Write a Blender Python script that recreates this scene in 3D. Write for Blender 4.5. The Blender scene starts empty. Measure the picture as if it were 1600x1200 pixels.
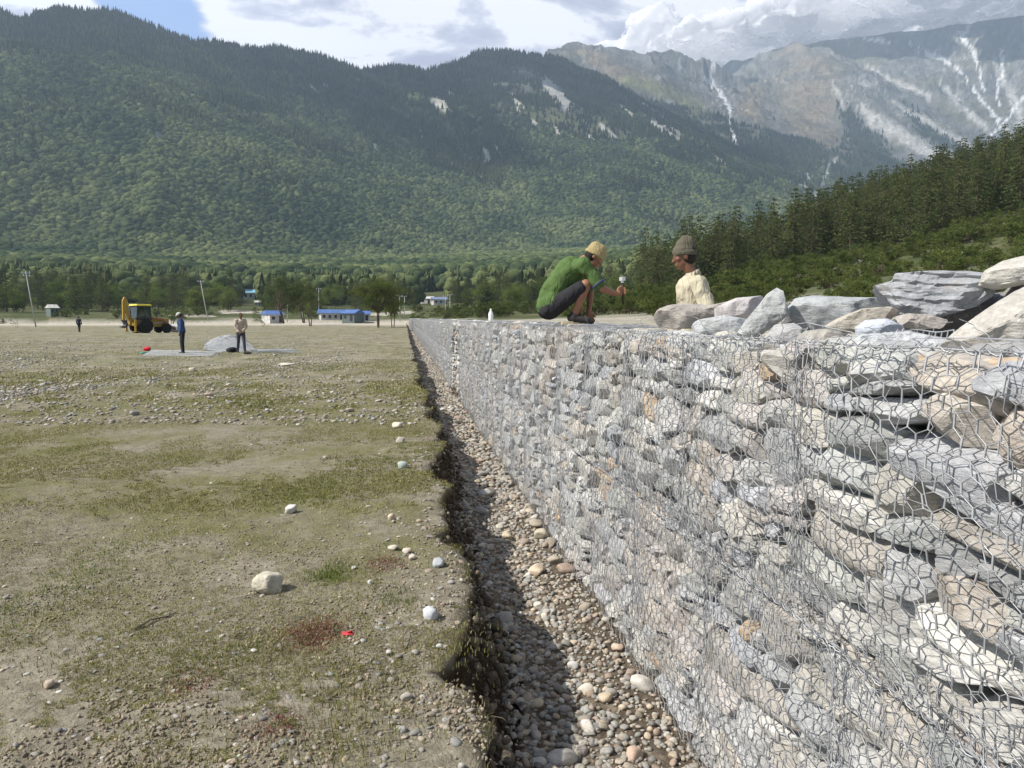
import bpy, math, random
import numpy as np
from mathutils import Vector, Matrix, Euler
R = math.radians
SC = bpy.context.scene
COL = SC.collection
random.seed(7)
# ------------------------------------------------------------------ camera
FPX = 1209.0                      # focal length in pixels of the 1600 px wide photograph
YAW, PITCH = R(7.91), R(4.87)
CAMZ = 1.5
cam_d = bpy.data.cameras.new("camera"); cam = bpy.data.objects.new("camera", cam_d); COL.objects.link(cam)
cam_d.sensor_width = 36.0; cam_d.lens = 36.0*FPX/1600.0
cam_d.clip_start = 0.05; cam_d.clip_end = 60000
cam.location = (0, 0, CAMZ); cam.rotation_euler = (R(90)-PITCH, 0, -YAW)
SC.camera = cam
# ------------------------------------------------------------------ render settings
SC.view_settings.view_transform = 'Standard'; SC.view_settings.look = 'None'
SC.view_settings.exposure = 0.68; SC.view_settings.gamma = 1.0
SC.cycles.use_denoising = True
SC.cycles.max_bounces = 5; SC.cycles.diffuse_bounces = 3; SC.cycles.glossy_bounces = 2
SC.cycles.transparent_max_bounces = 24; SC.cycles.volume_bounces = 1
SC.cycles.caustics_reflective = False; SC.cycles.caustics_refractive = False
# ------------------------------------------------------------------ sun
SUN_EL, SUN_AZ = R(45), R(-101)    # azimuth clockwise from +Y: light comes from the left, a little behind
TOSUN = Vector((math.sin(SUN_AZ)*math.cos(SUN_EL), math.cos(SUN_AZ)*math.cos(SUN_EL), math.sin(SUN_EL)))
sd = bpy.data.lights.new("sun", 'SUN'); sun = bpy.data.objects.new("sun", sd); COL.objects.link(sun)
sd.energy = 5.0; sd.angle = R(0.5); sd.color = (1.0, 0.945, 0.85)
sun.rotation_euler = TOSUN.to_track_quat('Z', 'Y').to_euler()
# ------------------------------------------------------------------ sky: physical sky with a layer of broken cloud
class NT:
    """small helper to write node trees"""
    def __init__(s, tree): s.t = tree; s.n = tree.nodes; s.l = tree.links
    def add(s, kind, inp=None, **kw):
        n = s.n.new(kind)
        for k, v in kw.items(): setattr(n, k, v)
        for k, v in (inp or {}).items():
            sock = n.inputs[k]
            if isinstance(v, bpy.types.NodeSocket): s.l.new(v, sock)
            else: sock.default_value = v
        return n
    def math(s, op, a, b=0.0, c=0.0, clamp=False):
        return s.add('ShaderNodeMath', {0: a, 1: b, 2: c}, operation=op, use_clamp=clamp).outputs[0]
    def noise(s, vec, scale, detail=4, rough=0.55, dist=0.0, dim='3D'):
        return s.add('ShaderNodeTexNoise', {'Vector': vec, 'Scale': scale, 'Detail': detail, 'Roughness': rough, 'Distortion': dist}, noise_dimensions=dim).outputs['Fac']
    def ramp(s, fac, stops, interp='LINEAR'):
        r = s.add('ShaderNodeValToRGB', {'Fac': fac}); cr = r.color_ramp; cr.interpolation = interp
        while len(cr.elements) < len(stops): cr.elements.new(0.5)
        for e, (p, c) in zip(cr.elements, stops):
            e.position = p; e.color = tuple(c)+(1,) if len(c) == 3 else c
        return r.outputs['Color']
    def mix(s, fac, a, b, blend='MIX'):
        m = s.add('ShaderNodeMix', data_type='RGBA', blend_type=blend)
        for i, v in ((0, fac), (6, a), (7, b)):
            if isinstance(v, bpy.types.NodeSocket): s.l.new(v, m.inputs[i])
            else: m.inputs[i].default_value = v if i == 0 else (tuple(v)+(1,) if len(v) == 3 else v)
        return m.outputs[2]
    def maprange(s, v, a, b, c=0.0, d=1.0, smooth=True):
        return s.add('ShaderNodeMapRange', {0: v, 1: a, 2: b, 3: c, 4: d}, interpolation_type='SMOOTHSTEP' if smooth else 'LINEAR').outputs[0]
    def scalevec(s, vec, sc):
        return s.add('ShaderNodeVectorMath', {0: vec, 1: sc}, operation='MULTIPLY').outputs[0]

W = bpy.data.worlds.new("World"); SC.world = W; W.use_nodes = True
w = NT(W.node_tree); w.n.clear()
sky = w.add('ShaderNodeTexSky', sky_type='NISHITA', sun_disc=False, sun_elevation=SUN_EL, sun_rotation=SUN_AZ % (2*math.pi), altitude=2500, dust_density=0.6)
geo = w.add('ShaderNodeTexCoord').outputs['Generated']
sep = w.add('ShaderNodeSeparateXYZ', {0: geo})
zz = w.math('MAXIMUM', sep.outputs[2], 0.02)
zd = w.math('ADD', zz, 0.10)
u = w.math('DIVIDE', sep.outputs[0], zd); v = w.math('DIVIDE', sep.outputs[1], zd)
dk = w.add('ShaderNodeCombineXYZ', {0: u, 1: v, 2: 0.0}).outputs[0]
n1 = w.noise(dk, 1.1, 8, 0.55, 0.25)
n2 = w.noise(w.add('ShaderNodeVectorMath', {0: dk, 1: (7.3, 2.1, 0)}, operation='ADD').outputs[0], 2.2, 8, 0.6, 0.3)
cover = w.maprange(n1, 0.40, 0.54)
# blue gaps towards the upper left of the view, closed cloud to the right
gapdir = (-0.262, 0.908, 0.327)
gd = w.add('ShaderNodeVectorMath', {0: geo, 1: gapdir}, operation='DOT_PRODUCT').outputs['Value']
gap = w.maprange(w.math('ADD', gd, w.math('MULTIPLY', w.math('SUBTRACT', n2, 0.5), 0.006)), 0.9986, 0.9994)
front = w.maprange(sep.outputs[1], 0.1, 0.7)
low = w.maprange(sep.outputs[2], 0.55, 0.85, 1.0, 0.0)
front = w.math('MULTIPLY', front, low)
cover = w.math('MAXIMUM', w.math('MULTIPLY', cover, 0.25), front)
cover = w.math('MULTIPLY', cover, w.math('SUBTRACT', 1.0, w.math('MULTIPLY', gap, 0.95)))
shade = w.maprange(w.math('ADD', n2, w.math('MULTIPLY', sep.outputs[0], -0.16)), 0.36, 0.58)
ccol = w.ramp(shade, [(0.0, (0.33, 0.34, 0.44)), (0.30, (0.47, 0.48, 0.57)), (0.6, (0.72, 0.72, 0.75))])
skc = w.add('ShaderNodeVectorMath', {0: sky.outputs[0], 1: (0.085, 0.085, 0.085)}, operation='MULTIPLY').outputs[0]
hs_ = w.add('ShaderNodeHueSaturation', {'Saturation': 0.75, 'Color': skc}); skc = hs_.outputs[0]
skc = w.mix(gap, skc, (0.15, 0.27, 0.56))
fin = w.mix(cover, skc, ccol)
# below the horizon: dull
bg = w.add('ShaderNodeBackground', {'Color': fin, 'Strength': 1.0})
w.l.new(bg.outputs[0], w.add('ShaderNodeOutputWorld').inputs[0])

# ------------------------------------------------------------------ geometry of the view -> places in the world
FW = Vector((math.sin(YAW)*math.cos(PITCH), math.cos(YAW)*math.cos(PITCH), -math.sin(PITCH)))
RT = Vector((math.cos(YAW), -math.sin(YAW), 0)); UP = RT.cross(FW)
def ray(px, py):
    return (FW + RT*((px-800)/FPX) + UP*((600-py)/FPX))
def at_r(px, py, r):               # horizontal distance r
    d = ray(px, py); k = r/math.hypot(d.x, d.y); return Vector((0, 0, CAMZ)) + d*k
def at_z(px, py, z):
    d = ray(px, py); return Vector((0, 0, CAMZ)) + d*((z-CAMZ)/d.z)
def at_X(px, py, X):
    d = ray(px, py); return Vector((0, 0, CAMZ)) + d*(X/d.x)
def az_of(px):                     # azimuth clockwise from +Y of an image column at the horizon
    return YAW + math.atan((px-800)/FPX/math.cos(PITCH))
# ------------------------------------------------------------------ noise
def _h(ix, iy, iz, seed):
    h = (ix*374761393 + iy*668265263 + iz*2147483647 + seed*1274126177) & 0xFFFFFFFF
    h = ((h ^ (h >> 13))*1274126177) & 0xFFFFFFFF
    h = ((h ^ (h >> 16))*2246822519) & 0xFFFFFFFF
    return ((h ^ (h >> 15)) & 0xFFFFFF)/float(0xFFFFFF)
def vnoise(x, y, z=0.0, seed=0):
    x, y, z = np.broadcast_arrays(np.asarray(x, float), np.asarray(y, float), np.asarray(z, float))
    fx, fy, fz = np.floor(x), np.floor(y), np.floor(z)
    ix, iy, iz = fx.astype(np.int64), fy.astype(np.int64), fz.astype(np.int64)
    tx, ty, tz = x-fx, y-fy, z-fz
    tx, ty, tz = [t*t*t*(t*(t*6-15)+10) for t in (tx, ty, tz)]
    def L(a, b, t): return a+(b-a)*t
    c = [[[_h(ix+i, iy+j, iz+k, seed) for k in (0, 1)] for j in (0, 1)] for i in (0, 1)]
    x00 = L(c[0][0][0], c[1][0][0], tx); x10 = L(c[0][1][0], c[1][1][0], tx)
    x01 = L(c[0][0][1], c[1][0][1], tx); x11 = L(c[0][1][1], c[1][1][1], tx)
    return L(L(x00, x10, ty), L(x01, x11, ty), tz)*2-1
def fbm(x, y, z=0.0, oct=4, seed=0, gain=0.5, ridged=False):
    a, s, t, tot = 1.0, 1.0, 0.0, 0.0
    for o in range(oct):
        n = vnoise(np.asarray(x)*s, np.asarray(y)*s, np.asarray(z)*s, seed+o*17)
        if ridged: n = 1-2*np.abs(n)
        t = t+a*n; tot += a; a *= gain; s *= 2.03
    return t/tot
def sstep(a, b, x):
    t = np.clip((x-a)/(b-a), 0, 1); return t*t*(3-2*t)
# ------------------------------------------------------------------ objects
def mesh(name, V, F, cols=None, smooth=False):
    """V (n,3); F (m,3) or (m,4) array or a list of lists; cols (n,3) -> attribute Col"""
    me = bpy.data.meshes.new(name); V = np.asarray(V, np.float32)
    if isinstance(F, np.ndarray):
        k = F.shape[1]; me.vertices.add(len(V)); me.vertices.foreach_set('co', V.ravel())
        me.loops.add(F.size); me.polygons.add(len(F))
        me.polygons.foreach_set('loop_start', np.arange(0, F.size, k, dtype=np.int32))
        me.loops.foreach_set('vertex_index', F.astype(np.int32).ravel())
        me.update(calc_edges=True)
    else:
        me.from_pydata([tuple(map(float, q)) for q in V], [], F); me.update()
    if cols is not None:
        at = me.color_attributes.new('Col', 'FLOAT_COLOR', 'POINT')
        c = np.ones((len(V), 4), np.float32); c[:, :3] = cols; at.data.foreach_set('color', c.ravel())
    if smooth: me.polygons.foreach_set('use_smooth', np.ones(len(me.polygons), bool))
    return me
def sharpen(me, deg):
    me.set_sharp_from_angle(angle=R(deg)); return me
def link(name, me, mat=None, parent=None, loc=None, rot=None, scale=None):
    o = bpy.data.objects.new(name, me); COL.objects.link(o)
    if mat is not None and me is not None and len(me.materials) == 0: me.materials.append(mat)
    if parent is not None: o.parent = parent
    if loc is not None: o.location = loc
    if rot is not None: o.rotation_euler = rot
    if scale is not None: o.scale = scale
    return o
def tag(o, label=None, cat=None, group=None, kind=None):
    for k, val in (('label', label), ('category', cat), ('group', group), ('kind', kind)):
        if val: o[k] = val
    return o
def thing(name, label, cat, loc=(0, 0, 0), rz=0.0, group=None):
    o = bpy.data.objects.new(name, None); COL.objects.link(o); o.location = loc; o.rotation_euler = (0, 0, rz)
    o.empty_display_size = 0.1
    return tag(o, label, cat, group)
def copy_tree(o, parent=None):
    c = o.copy(); COL.objects.link(c); c.parent = parent
    for ch in list(o.children): copy_tree(ch, c)
    return c
class MB:
    """collects simple solids into one mesh"""
    def __init__(s): s.v = []; s.f = []
    def _add(s, vs, fs):
        b = len(s.v); s.v += [tuple(q) for q in vs]; s.f += [[i+b for i in f] for f in fs]; return s
    def box(s, c, size, rot=None, taper=1.0):
        sx, sy, sz = [q/2 for q in size]; m = Euler(rot).to_matrix() if rot else Matrix.Identity(3)
        vs = [Vector((x*sx*(taper if z > 0 else 1), y*sy*(taper if z > 0 else 1), z*sz)) for z in (-1, 1) for y in (-1, 1) for x in (-1, 1)]
        return s._add([m @ q+Vector(c) for q in vs], [[0, 2, 3, 1], [4, 5, 7, 6], [0, 1, 5, 4], [2, 6, 7, 3], [0, 4, 6, 2], [1, 3, 7, 5]])
    def tube(s, pts, r, n=6, caps=True):
        pts = [Vector(p) for p in pts]; rs = r if isinstance(r, (list, tuple)) else [r]*len(pts)
        vs = []; prev = None
        for i, p in enumerate(pts):
            t = (pts[min(i+1, len(pts)-1)]-pts[max(i-1, 0)]).normalized()
            a = prev if prev is not None else (Vector((0, 0, 1)) if abs(t.z) < .9 else Vector((1, 0, 0)))
            b = t.cross(a).normalized(); a2 = b.cross(t).normalized(); prev = a2
            vs += [p+(a2*math.cos(2*math.pi*k/n)+b*math.sin(2*math.pi*k/n))*rs[i] for k in range(n)]
        fs = [[i*n+k, i*n+(k+1) % n, (i+1)*n+(k+1) % n, (i+1)*n+k] for i in range(len(pts)-1) for k in range(n)]
        if caps: fs += [list(range(n))[::-1], [(len(pts)-1)*n+k for k in range(n)]]
        return s._add(vs, fs)
    def capsule(s, p0, r0, p1, r1, n=12, m=4):
        p0, p1 = Vector(p0), Vector(p1); d = (p1-p0); L = d.length; t = d.normalized() if L > 1e-6 else Vector((0, 0, 1))
        prof = [(-r0*math.cos(a), r0*math.sin(a)) for a in [math.pi/2*i/m for i in range(1, m+1)]] + [(L+r1*math.sin(a), r1*math.cos(a)) for a in [math.pi/2*i/m for i in range(0, m)]]
        a = Vector((0, 0, 1)) if abs(t.z) < .9 else Vector((1, 0, 0)); b = t.cross(a).normalized(); a = b.cross(t).normalized()
        vs = [p0-t*r0]+[p0+t*h+(a*math.cos(2*math.pi*k/n)+b*math.sin(2*math.pi*k/n))*rr for h, rr in prof for k in range(n)]+[p1+t*r1]
        fs = [[0, 1+(k+1) % n, 1+k] for k in range(n)]
        for i in range(len(prof)-1): fs += [[1+i*n+k, 1+i*n+(k+1) % n, 1+(i+1)*n+(k+1) % n, 1+(i+1)*n+k] for k in range(n)]
        l = 1+(len(prof)-1)*n; e = len(vs)-1
        fs += [[l+k, l+(k+1) % n, e] for k in range(n)]
        return s._add(vs, fs)
    def ell(s, c, rad, rot=(0, 0, 0), n=16, m=10):
        M = Euler(rot).to_matrix(); c = Vector(c); vs = [c+M @ Vector((0, 0, rad[2]))]
        for i in range(1, m):
            th = math.pi*i/m
            vs += [c+M @ Vector((rad[0]*math.sin(th)*math.cos(2*math.pi*k/n), rad[1]*math.sin(th)*math.sin(2*math.pi*k/n), rad[2]*math.cos(th))) for k in range(n)]
        vs.append(c-M @ Vector((0, 0, rad[2]))); e = len(vs)-1
        fs = [[0, 1+k, 1+(k+1) % n] for k in range(n)]
        for i in range(m-2): fs += [[1+i*n+k, 1+(i+1)*n+k, 1+(i+1)*n+(k+1) % n, 1+i*n+(k+1) % n] for k in range(n)]
        l = 1+(m-2)*n; fs += [[l+k, e, l+(k+1) % n] for k in range(n)]
        return s._add(vs, fs)
    def lathe(s, prof, axis='z', c=(0, 0, 0), n=24):
        """prof: list of (radius, height)"""
        c = Vector(c); vs = []
        for r, h in prof:
            for k in range(n):
                a = 2*math.pi*k/n; x, y = r*math.cos(a), r*math.sin(a)
                vs.append(c+(Vector((x, y, h)) if axis == 'z' else Vector((x, h, y)) if axis == 'y' else Vector((h, x, y))))
        fs = [[i*n+k, i*n+(k+1) % n, (i+1)*n+(k+1) % n, (i+1)*n+k] for i in range(len(prof)-1) for k in range(n)]
        fs += [list(range(n))[::-1], [(len(prof)-1)*n+k for k in range(n)]]
        return s._add(vs, fs)
    def prism(s, outline, y0, y1):
        """outline in x,z; extruded along y"""
        n = len(outline); vs = [(x, y0, z) for x, z in outline]+[(x, y1, z) for x, z in outline]
        return s._add(vs, [list(range(n)), list(range(n, 2*n))[::-1]]+[[k, k+n, (k+1) % n+n, (k+1) % n] for k in range(n)])
    def build(s, name, mat, parent=None, smooth=False, bevel=0.0, remesh=0.0, sm=0, loc=None, col=(1, 1, 1)):
        me = mesh(name, np.array(s.v), s.f, cols=np.tile(np.array(col, float), (len(s.v), 1)), smooth=smooth or remesh > 0)
        o = link(name, me, mat, parent, loc)
        if bevel: b = o.modifiers.new('b', 'BEVEL'); b.width = bevel; b.segments = 2; b.limit_method = 'ANGLE'
        if remesh:
            r = o.modifiers.new('r', 'REMESH'); r.mode = 'VOXEL'; r.voxel_size = remesh; r.use_smooth_shade = True
            if sm: q = o.modifiers.new('s', 'SMOOTH'); q.factor = 0.6; q.iterations = sm
        return o
# ------------------------------------------------------------------ materials
def newmat(name):
    m = bpy.data.materials.new(name); m.use_nodes = True; t = NT(m.node_tree); t.n.clear()
    out = t.add('ShaderNodeOutputMaterial'); return m, t, out
def finish(t, out, color, rough=0.9, spec=0.2, bump=None, bstr=0.5, bdist=0.01, metal=0.0, normal=None, **kw):
    p = t.add('ShaderNodeBsdfPrincipled', {'Roughness': rough, 'Specular IOR Level': spec, 'Metallic': metal})
    if isinstance(color, bpy.types.NodeSocket): t.l.new(color, p.inputs['Base Color'])
    else: p.inputs['Base Color'].default_value = tuple(color)+(1,)
    for k, v2 in kw.items():
        if isinstance(v2, bpy.types.NodeSocket): t.l.new(v2, p.inputs[k])
        else: p.inputs[k].default_value = v2
    if bump is not None:
        b = t.add('ShaderNodeBump', {'Height': bump, 'Strength': bstr, 'Distance': bdist}); t.l.new(b.outputs[0], p.inputs['Normal'])
    t.l.new(p.outputs[0], out.inputs[0]); return p
def simple(name, col, rough=0.8, spec=0.3, metal=0.0, vary=0.12, nscale=20.0, bump=0.0):
    m, t, out = newmat(name); tc = t.add('ShaderNodeTexCoord').outputs['Object']
    n = t.noise(tc, nscale, 5, 0.6)
    f = t.maprange(n, 0.3, 0.7, 1-vary, 1+vary, False)
    c = t.add('ShaderNodeVectorMath', {0: tuple(col), 1: (1, 1, 1)}, operation='MULTIPLY').outputs[0]
    c = t.add('ShaderNodeVectorMath', {0: c}, operation='SCALE'); t.l.new(f, c.inputs['Scale'])
    finish(t, out, c.outputs[0], rough, spec, bump=n if bump else None, bstr=bump, bdist=0.01, metal=metal); return m
def rock_mat(name, striate=1.0, sc=1.0, bstr=0.6, wet=False):
    """stone: attribute Col x object colour, with bands, mottling, veins and rust specks"""
    m, t, out = newmat(name); tc = t.add('ShaderNodeTexCoord').outputs['Object']
    geo2 = t.add('ShaderNodeNewGeometry').outputs['Position']
    at = t.add('ShaderNodeAttribute', attribute_name='Col').outputs['Color']
    oi = t.add('ShaderNodeObjectInfo'); base = t.mix(1.0, at, oi.outputs['Color'], 'MULTIPLY')
    p = t.scalevec(geo2, (sc, sc, sc))
    band = t.noise(t.scalevec(p, (2.0, 2.0, 2.0+9.0*striate)), 9.0, 6, 0.62, 0.6)
    mott = t.noise(p, 5.0, 5, 0.6); fine = t.noise(p, 60.0, 5, 0.7)
    f = t.math('ADD', t.maprange(band, 0.28, 0.72, 1-.22*max(striate, .4), 1+.17*max(striate, .4), False), t.maprange(fine, 0.3, 0.7, -0.16, 0.16, False))
    f = t.math('MULTIPLY', f, t.maprange(mott, 0.3, 0.7, 0.76, 1.22, False))
    c = t.add('ShaderNodeVectorMath', {0: base}, operation='SCALE'); t.l.new(f, c.inputs['Scale'])
    rust = t.maprange(t.noise(t.scalevec(p, (1, 1, 1.6)), 2.6, 5, 0.65, 0.5), 0.63, 0.74)
    c2 = t.mix(t.math('MULTIPLY', rust, 0.32), c.outputs[0], (0.36, 0.21, 0.11))
    dirt = t.maprange(t.noise(p, 3.1, 4, 0.6, 0.3), 0.55, 0.75)
    c2 = t.mix(t.math('MULTIPLY', dirt, 0.3), c2, (0.30, 0.27, 0.22))
    vein = t.maprange(t.math('ABSOLUTE', t.math('SUBTRACT', t.noise(t.scalevec(p, (1, 1, 3)), 3.3, 5, 0.6, 0.9), 0.5)), 0.0, 0.012, 1, 0)
    c2 = t.mix(t.math('MULTIPLY', vein, 0.35), c2, (0.62, 0.61, 0.58))
    h = t.math('ADD', t.math('MULTIPLY', band, 0.6), t.math('MULTIPLY', fine, 0.45))
    h = t.math('ADD', h, t.math('MULTIPLY', mott, 0.8))
    finish(t, out, c2, 0.35 if wet else 0.82, 0.35, bump=h, bstr=bstr, bdist=0.02/sc); return m
# ================================================================== THE LARGE TERRAIN
TPX = np.array([-400, 600, 700, 900, 1000, 1200, 1300, 1450, 1600, 2100], float)
TRR = np.array([2.5, 32, 60, 100, 150, 220, 330, 450, 600, 800], float)
TZ = np.array([[-1.5, -1.5, -1.5, -1.5, -1.5, .2, 4, 9, 18, 34],
               [-1.5, -1.5, -1.5, -1.5, -1.5, .5, 4, 9, 18, 34],
               [1.12, 1.24, 1.15, 1.15, 1.2, 1.6, 5, 10, 20, 36],
               [1.15, 1.27, 1.4, 1.6, 2.2, 4, 8, 14, 25, 42],
               [1.15, 1.27, 1.6, 2.4, 4.0, 7, 12, 20, 32, 48],
               [1.2, 1.32, 2.2, 4.5, 9, 16, 26, 34, 44, 60],
               [1.2, 1.32, 2.6, 6, 11, 20, 36, 44, 50, 66],
               [1.2, 1.32, 3.0, 7, 13, 25, 46, 56, 60, 75],
               [1.2, 1.32, 3.4, 8, 15, 29, 54, 68, 76, 85],
               [1.2, 1.32, 3.8, 9, 18, 36, 66, 85, 96, 105]], float)
TAZ = YAW+np.arctan((TPX-800)/FPX/math.cos(PITCH))
def zmid(x, y):
    """height of the middle ground: valley floor, plateau right of the wall, wooded hillside"""
    x = np.asarray(x, float); y = np.asarray(y, float)
    r = np.hypot(x, y); a = np.arctan2(x, y)
    ia = np.interp(a, TAZ, np.arange(len(TAZ))); ir = np.interp(np.log(np.maximum(r, 2.5)), np.log(TRR), np.arange(len(TRR)))
    i = np.clip(ia.astype(int), 0, len(TAZ)-2); j = np.clip(ir.astype(int), 0, len(TRR)-2); fa = ia-i; fr = ir-j
    z = TZ[i, j]*(1-fa)*(1-fr)+TZ[i+1, j]*fa*(1-fr)+TZ[i, j+1]*(1-fa)*fr+TZ[i+1, j+1]*fa*fr
    rr = np.clip((r-200)/200, 0, 1)
    z = z+fbm(x/45, y/45, 0, 4, 5)*np.clip(z, 0, 12)*0.16+fbm(x/9, y/9, 0, 3, 9)*np.clip(z, 0, 10)*0.03
    k = sstep(2.5, 3.2, x); near = 1-sstep(215, 235, y)
    low = np.where(y < 230, np.minimum(z, -1.5), z)
    return np.where(near > 0, low*near*(1-k)+z*(1-near*(1-k)), z)
def zmid1(x, y): return float(zmid(np.array([x]), np.array([y]))[0])
def polar_grid(px0, px1, na, r0, r1, nr, zf):
    az = np.linspace(az_of(px0), az_of(px1), na); rr = np.exp(np.linspace(math.log(r0), math.log(r1), nr))
    A, RR = np.meshgrid(az, rr); X = np.sin(A)*RR; Y = np.cos(A)*RR
    Z = zf(X, Y); V = np.stack([X, Y, Z], -1).reshape(-1, 3)
    i = np.arange(nr-1)[:, None]*na+np.arange(na-1)[None]; F = np.stack([i, i+1, i+na+1, i+na], -1).reshape(-1, 4)
    return V, F, X, Y, Z, az, rr
# ---- middle ground
def hill_mat():
    m, t, out = newmat('meadow_scrub'); tc = t.add('ShaderNodeNewGeometry').outputs['Position']
    at = t.add('ShaderNodeAttribute', attribute_name='Col'); sp = t.add('ShaderNodeSeparateColor', {0: at.outputs['Color']})
    n1 = t.noise(tc, 0.09, 6, 0.65); n2 = t.noise(tc, 0.9, 5, 0.6); n3 = t.noise(tc, 6.0, 4, 0.6)
    g = t.ramp(n1, [(0.3, (0.035, 0.05, 0.015)), (0.5, (0.07, 0.08, 0.03)), (0.62, (0.13, 0.12, 0.065)), (0.75, (0.25, 0.22, 0.16))])
    g = t.mix(t.maprange(n2, 0.45, 0.6, 0, .6), g, (0.055, 0.08, 0.022))
    gr = t.ramp(n2, [(0.3, (0.33, 0.30, 0.24)), (0.7, (0.52, 0.48, 0.41))])
    c = t.mix(sp.outputs[0], g, gr)
    c = t.mix(t.maprange(n3, 0.5, 0.75, 0, .5), c, (0.20, 0.19, 0.15))
    finish(t, out, c, 0.95, 0.1, bump=n2, bstr=1.0, bdist=0.8); return m
V, F, X, Y, Z, _, _ = polar_grid(-400, 2100, 520, 2.5, 640, 260, zmid)
r_ = np.hypot(V[:, 0], V[:, 1]); px_ = V[:, 0]/np.maximum(V[:, 1], 1)
g_ = (1-sstep(0.3, 1.5, V[:, 2]+fbm(V[:, 0]/12, V[:, 1]/12, 0, 3, 3)*0.8))
pq_ = 800+FPX*math.cos(PITCH)*np.tan(np.arctan2(V[:, 0], V[:, 1])-YAW)+8*fbm(V[:, 0]/9, V[:, 1]/9, 0, 3, 4); rq_ = r_+9*fbm(V[:, 0]/8, V[:, 1]/8, 1, 3, 4)
g_ = np.maximum(g_, (V[:, 0] > 2.4)*(V[:, 1] > -3)*(1-sstep(40, 85, r_+25*fbm(V[:, 0]/8, V[:, 1]/8, 2, 3, 4)))*.85)
for a0, a1, b0, b1 in ((350, 412, 288, 340), (560, 645, 268, 330), (268, 340, 262, 275), (500, 545, 262, 300), (1180, 1215, 150, 175), (1440, 1600, 165, 185)): g_ = np.maximum(g_, (pq_ > a0) & (pq_ < a1) & (rq_ > b0) & (rq_ < b1))
tag(link('valley_floor', mesh('valley_floor', V, F, np.stack([g_, g_, g_], -1), True), hill_mat()), kind='structure')

# ---- mountains: crest lines with flanks
def crest(pts): return [tuple(at_r(*p)) for p in pts]
CR = [  # (crest, flank slope, roughness)
    (crest([(-900, 10, 2500), (-450, 0, 2500), (-100, -5, 2500), (0, 12, 2500), (30, 27, 2480), (95, 14, 2500), (170, 26, 2560), (225, 45, 2600), (300, 72, 2680), (400, 82, 2800), (500, 93, 2900), (560, 106, 3000),
            (620, 102, 3100), (660, 114, 3200), (740, 88, 3350), (800, 88, 3450), (850, 93, 3550), (880, 98, 3650), (940, 128, 3750), (1000, 160, 3850), (1060, 192, 3900), (1120, 222, 3950), (1180, 250, 4000), (1240, 282, 4000), (1290, 325, 3950), (1330, 380, 3900)]), 0.60),
    (crest([(820, 125, 4900), (870, 98, 4950), (895, 74, 5000), (930, 68, 5050), (980, 78, 5100), (1030, 82, 5250), (1075, 98, 5500)]), 0.62),
    (crest([(900, 76, 5000), (950, 108, 4850), (1010, 150, 4700), (1070, 190, 4560), (1140, 232, 4420)]), 0.75),
    (crest([(1060, 130, 8200), (1115, 92, 7900), (1160, 60, 7600), (1210, 40, 7400), (1300, 14, 7300), (1420, 8, 7200), (1520, 5, 7100), (1650, 5, 7000), (1850, 20, 7000), (2200, 20, 7000)]), 0.80),
    (crest([(1215, 60, 7300), (1250, 66, 6500), (1275, 80, 6000), (1262, 120, 5600), (1262, 165, 5250), (1285, 215, 4950), (1295, 260, 4750), (1285, 305, 4600)]), 0.74),
    (crest([(1275, 82, 6000), (1330, 120, 5600), (1360, 165, 5200), (1400, 215, 4900), (1430, 270, 4700), (1455, 330, 4500)]), 0.80),
    (crest([(1330, 60, 7200), (1380, 110, 6300), (1430, 165, 5700), (1490, 225, 5200), (1545, 285, 4800), (1580, 330, 4600)]), 0.82),
    (crest([(1440, 60, 7100), (1500, 130, 6300), (1560, 200, 5700), (1620, 265, 5200)]), 0.85),
    (crest([(1560, 50, 7000), (1590, 110, 6200), (1640, 170, 5600), (1720, 240, 5200)]), 0.85),
    (crest([(1700, 40, 7000), (1780, 120, 6000), (1880, 200, 5300)]), 0.85),
    # low spurs on the wooded flank
    (crest([(150, 60, 2350), (215, 150, 1900), (250, 250, 1550), (240, 340, 1250)]), 0.62),
    (crest([(-250, 40, 2300), (-180, 160, 1800), (-120, 280, 1400), (-80, 380, 1100)]), 0.60),
    (crest([(430, 120, 2650), (500, 200, 2250), (560, 290, 1900), (600, 370, 1550)]), 0.60),
    (crest([(690, 135, 3150), (770, 190, 2850), (850, 265, 2450), (900, 340, 2050)]), 0.60),
    (crest([(900, 140, 3650), (960, 215, 3300), (1020, 290, 2900), (1080, 370, 2400)]), 0.60),
]
def floor_far(x, y):
    r = np.hypot(x, y); k = 780/np.maximum(r, 780)
    return zmid(x*k, y*k)+np.maximum(r-780, 0)*0.10-1.0*(1-sstep(640, 700, r))
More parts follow.
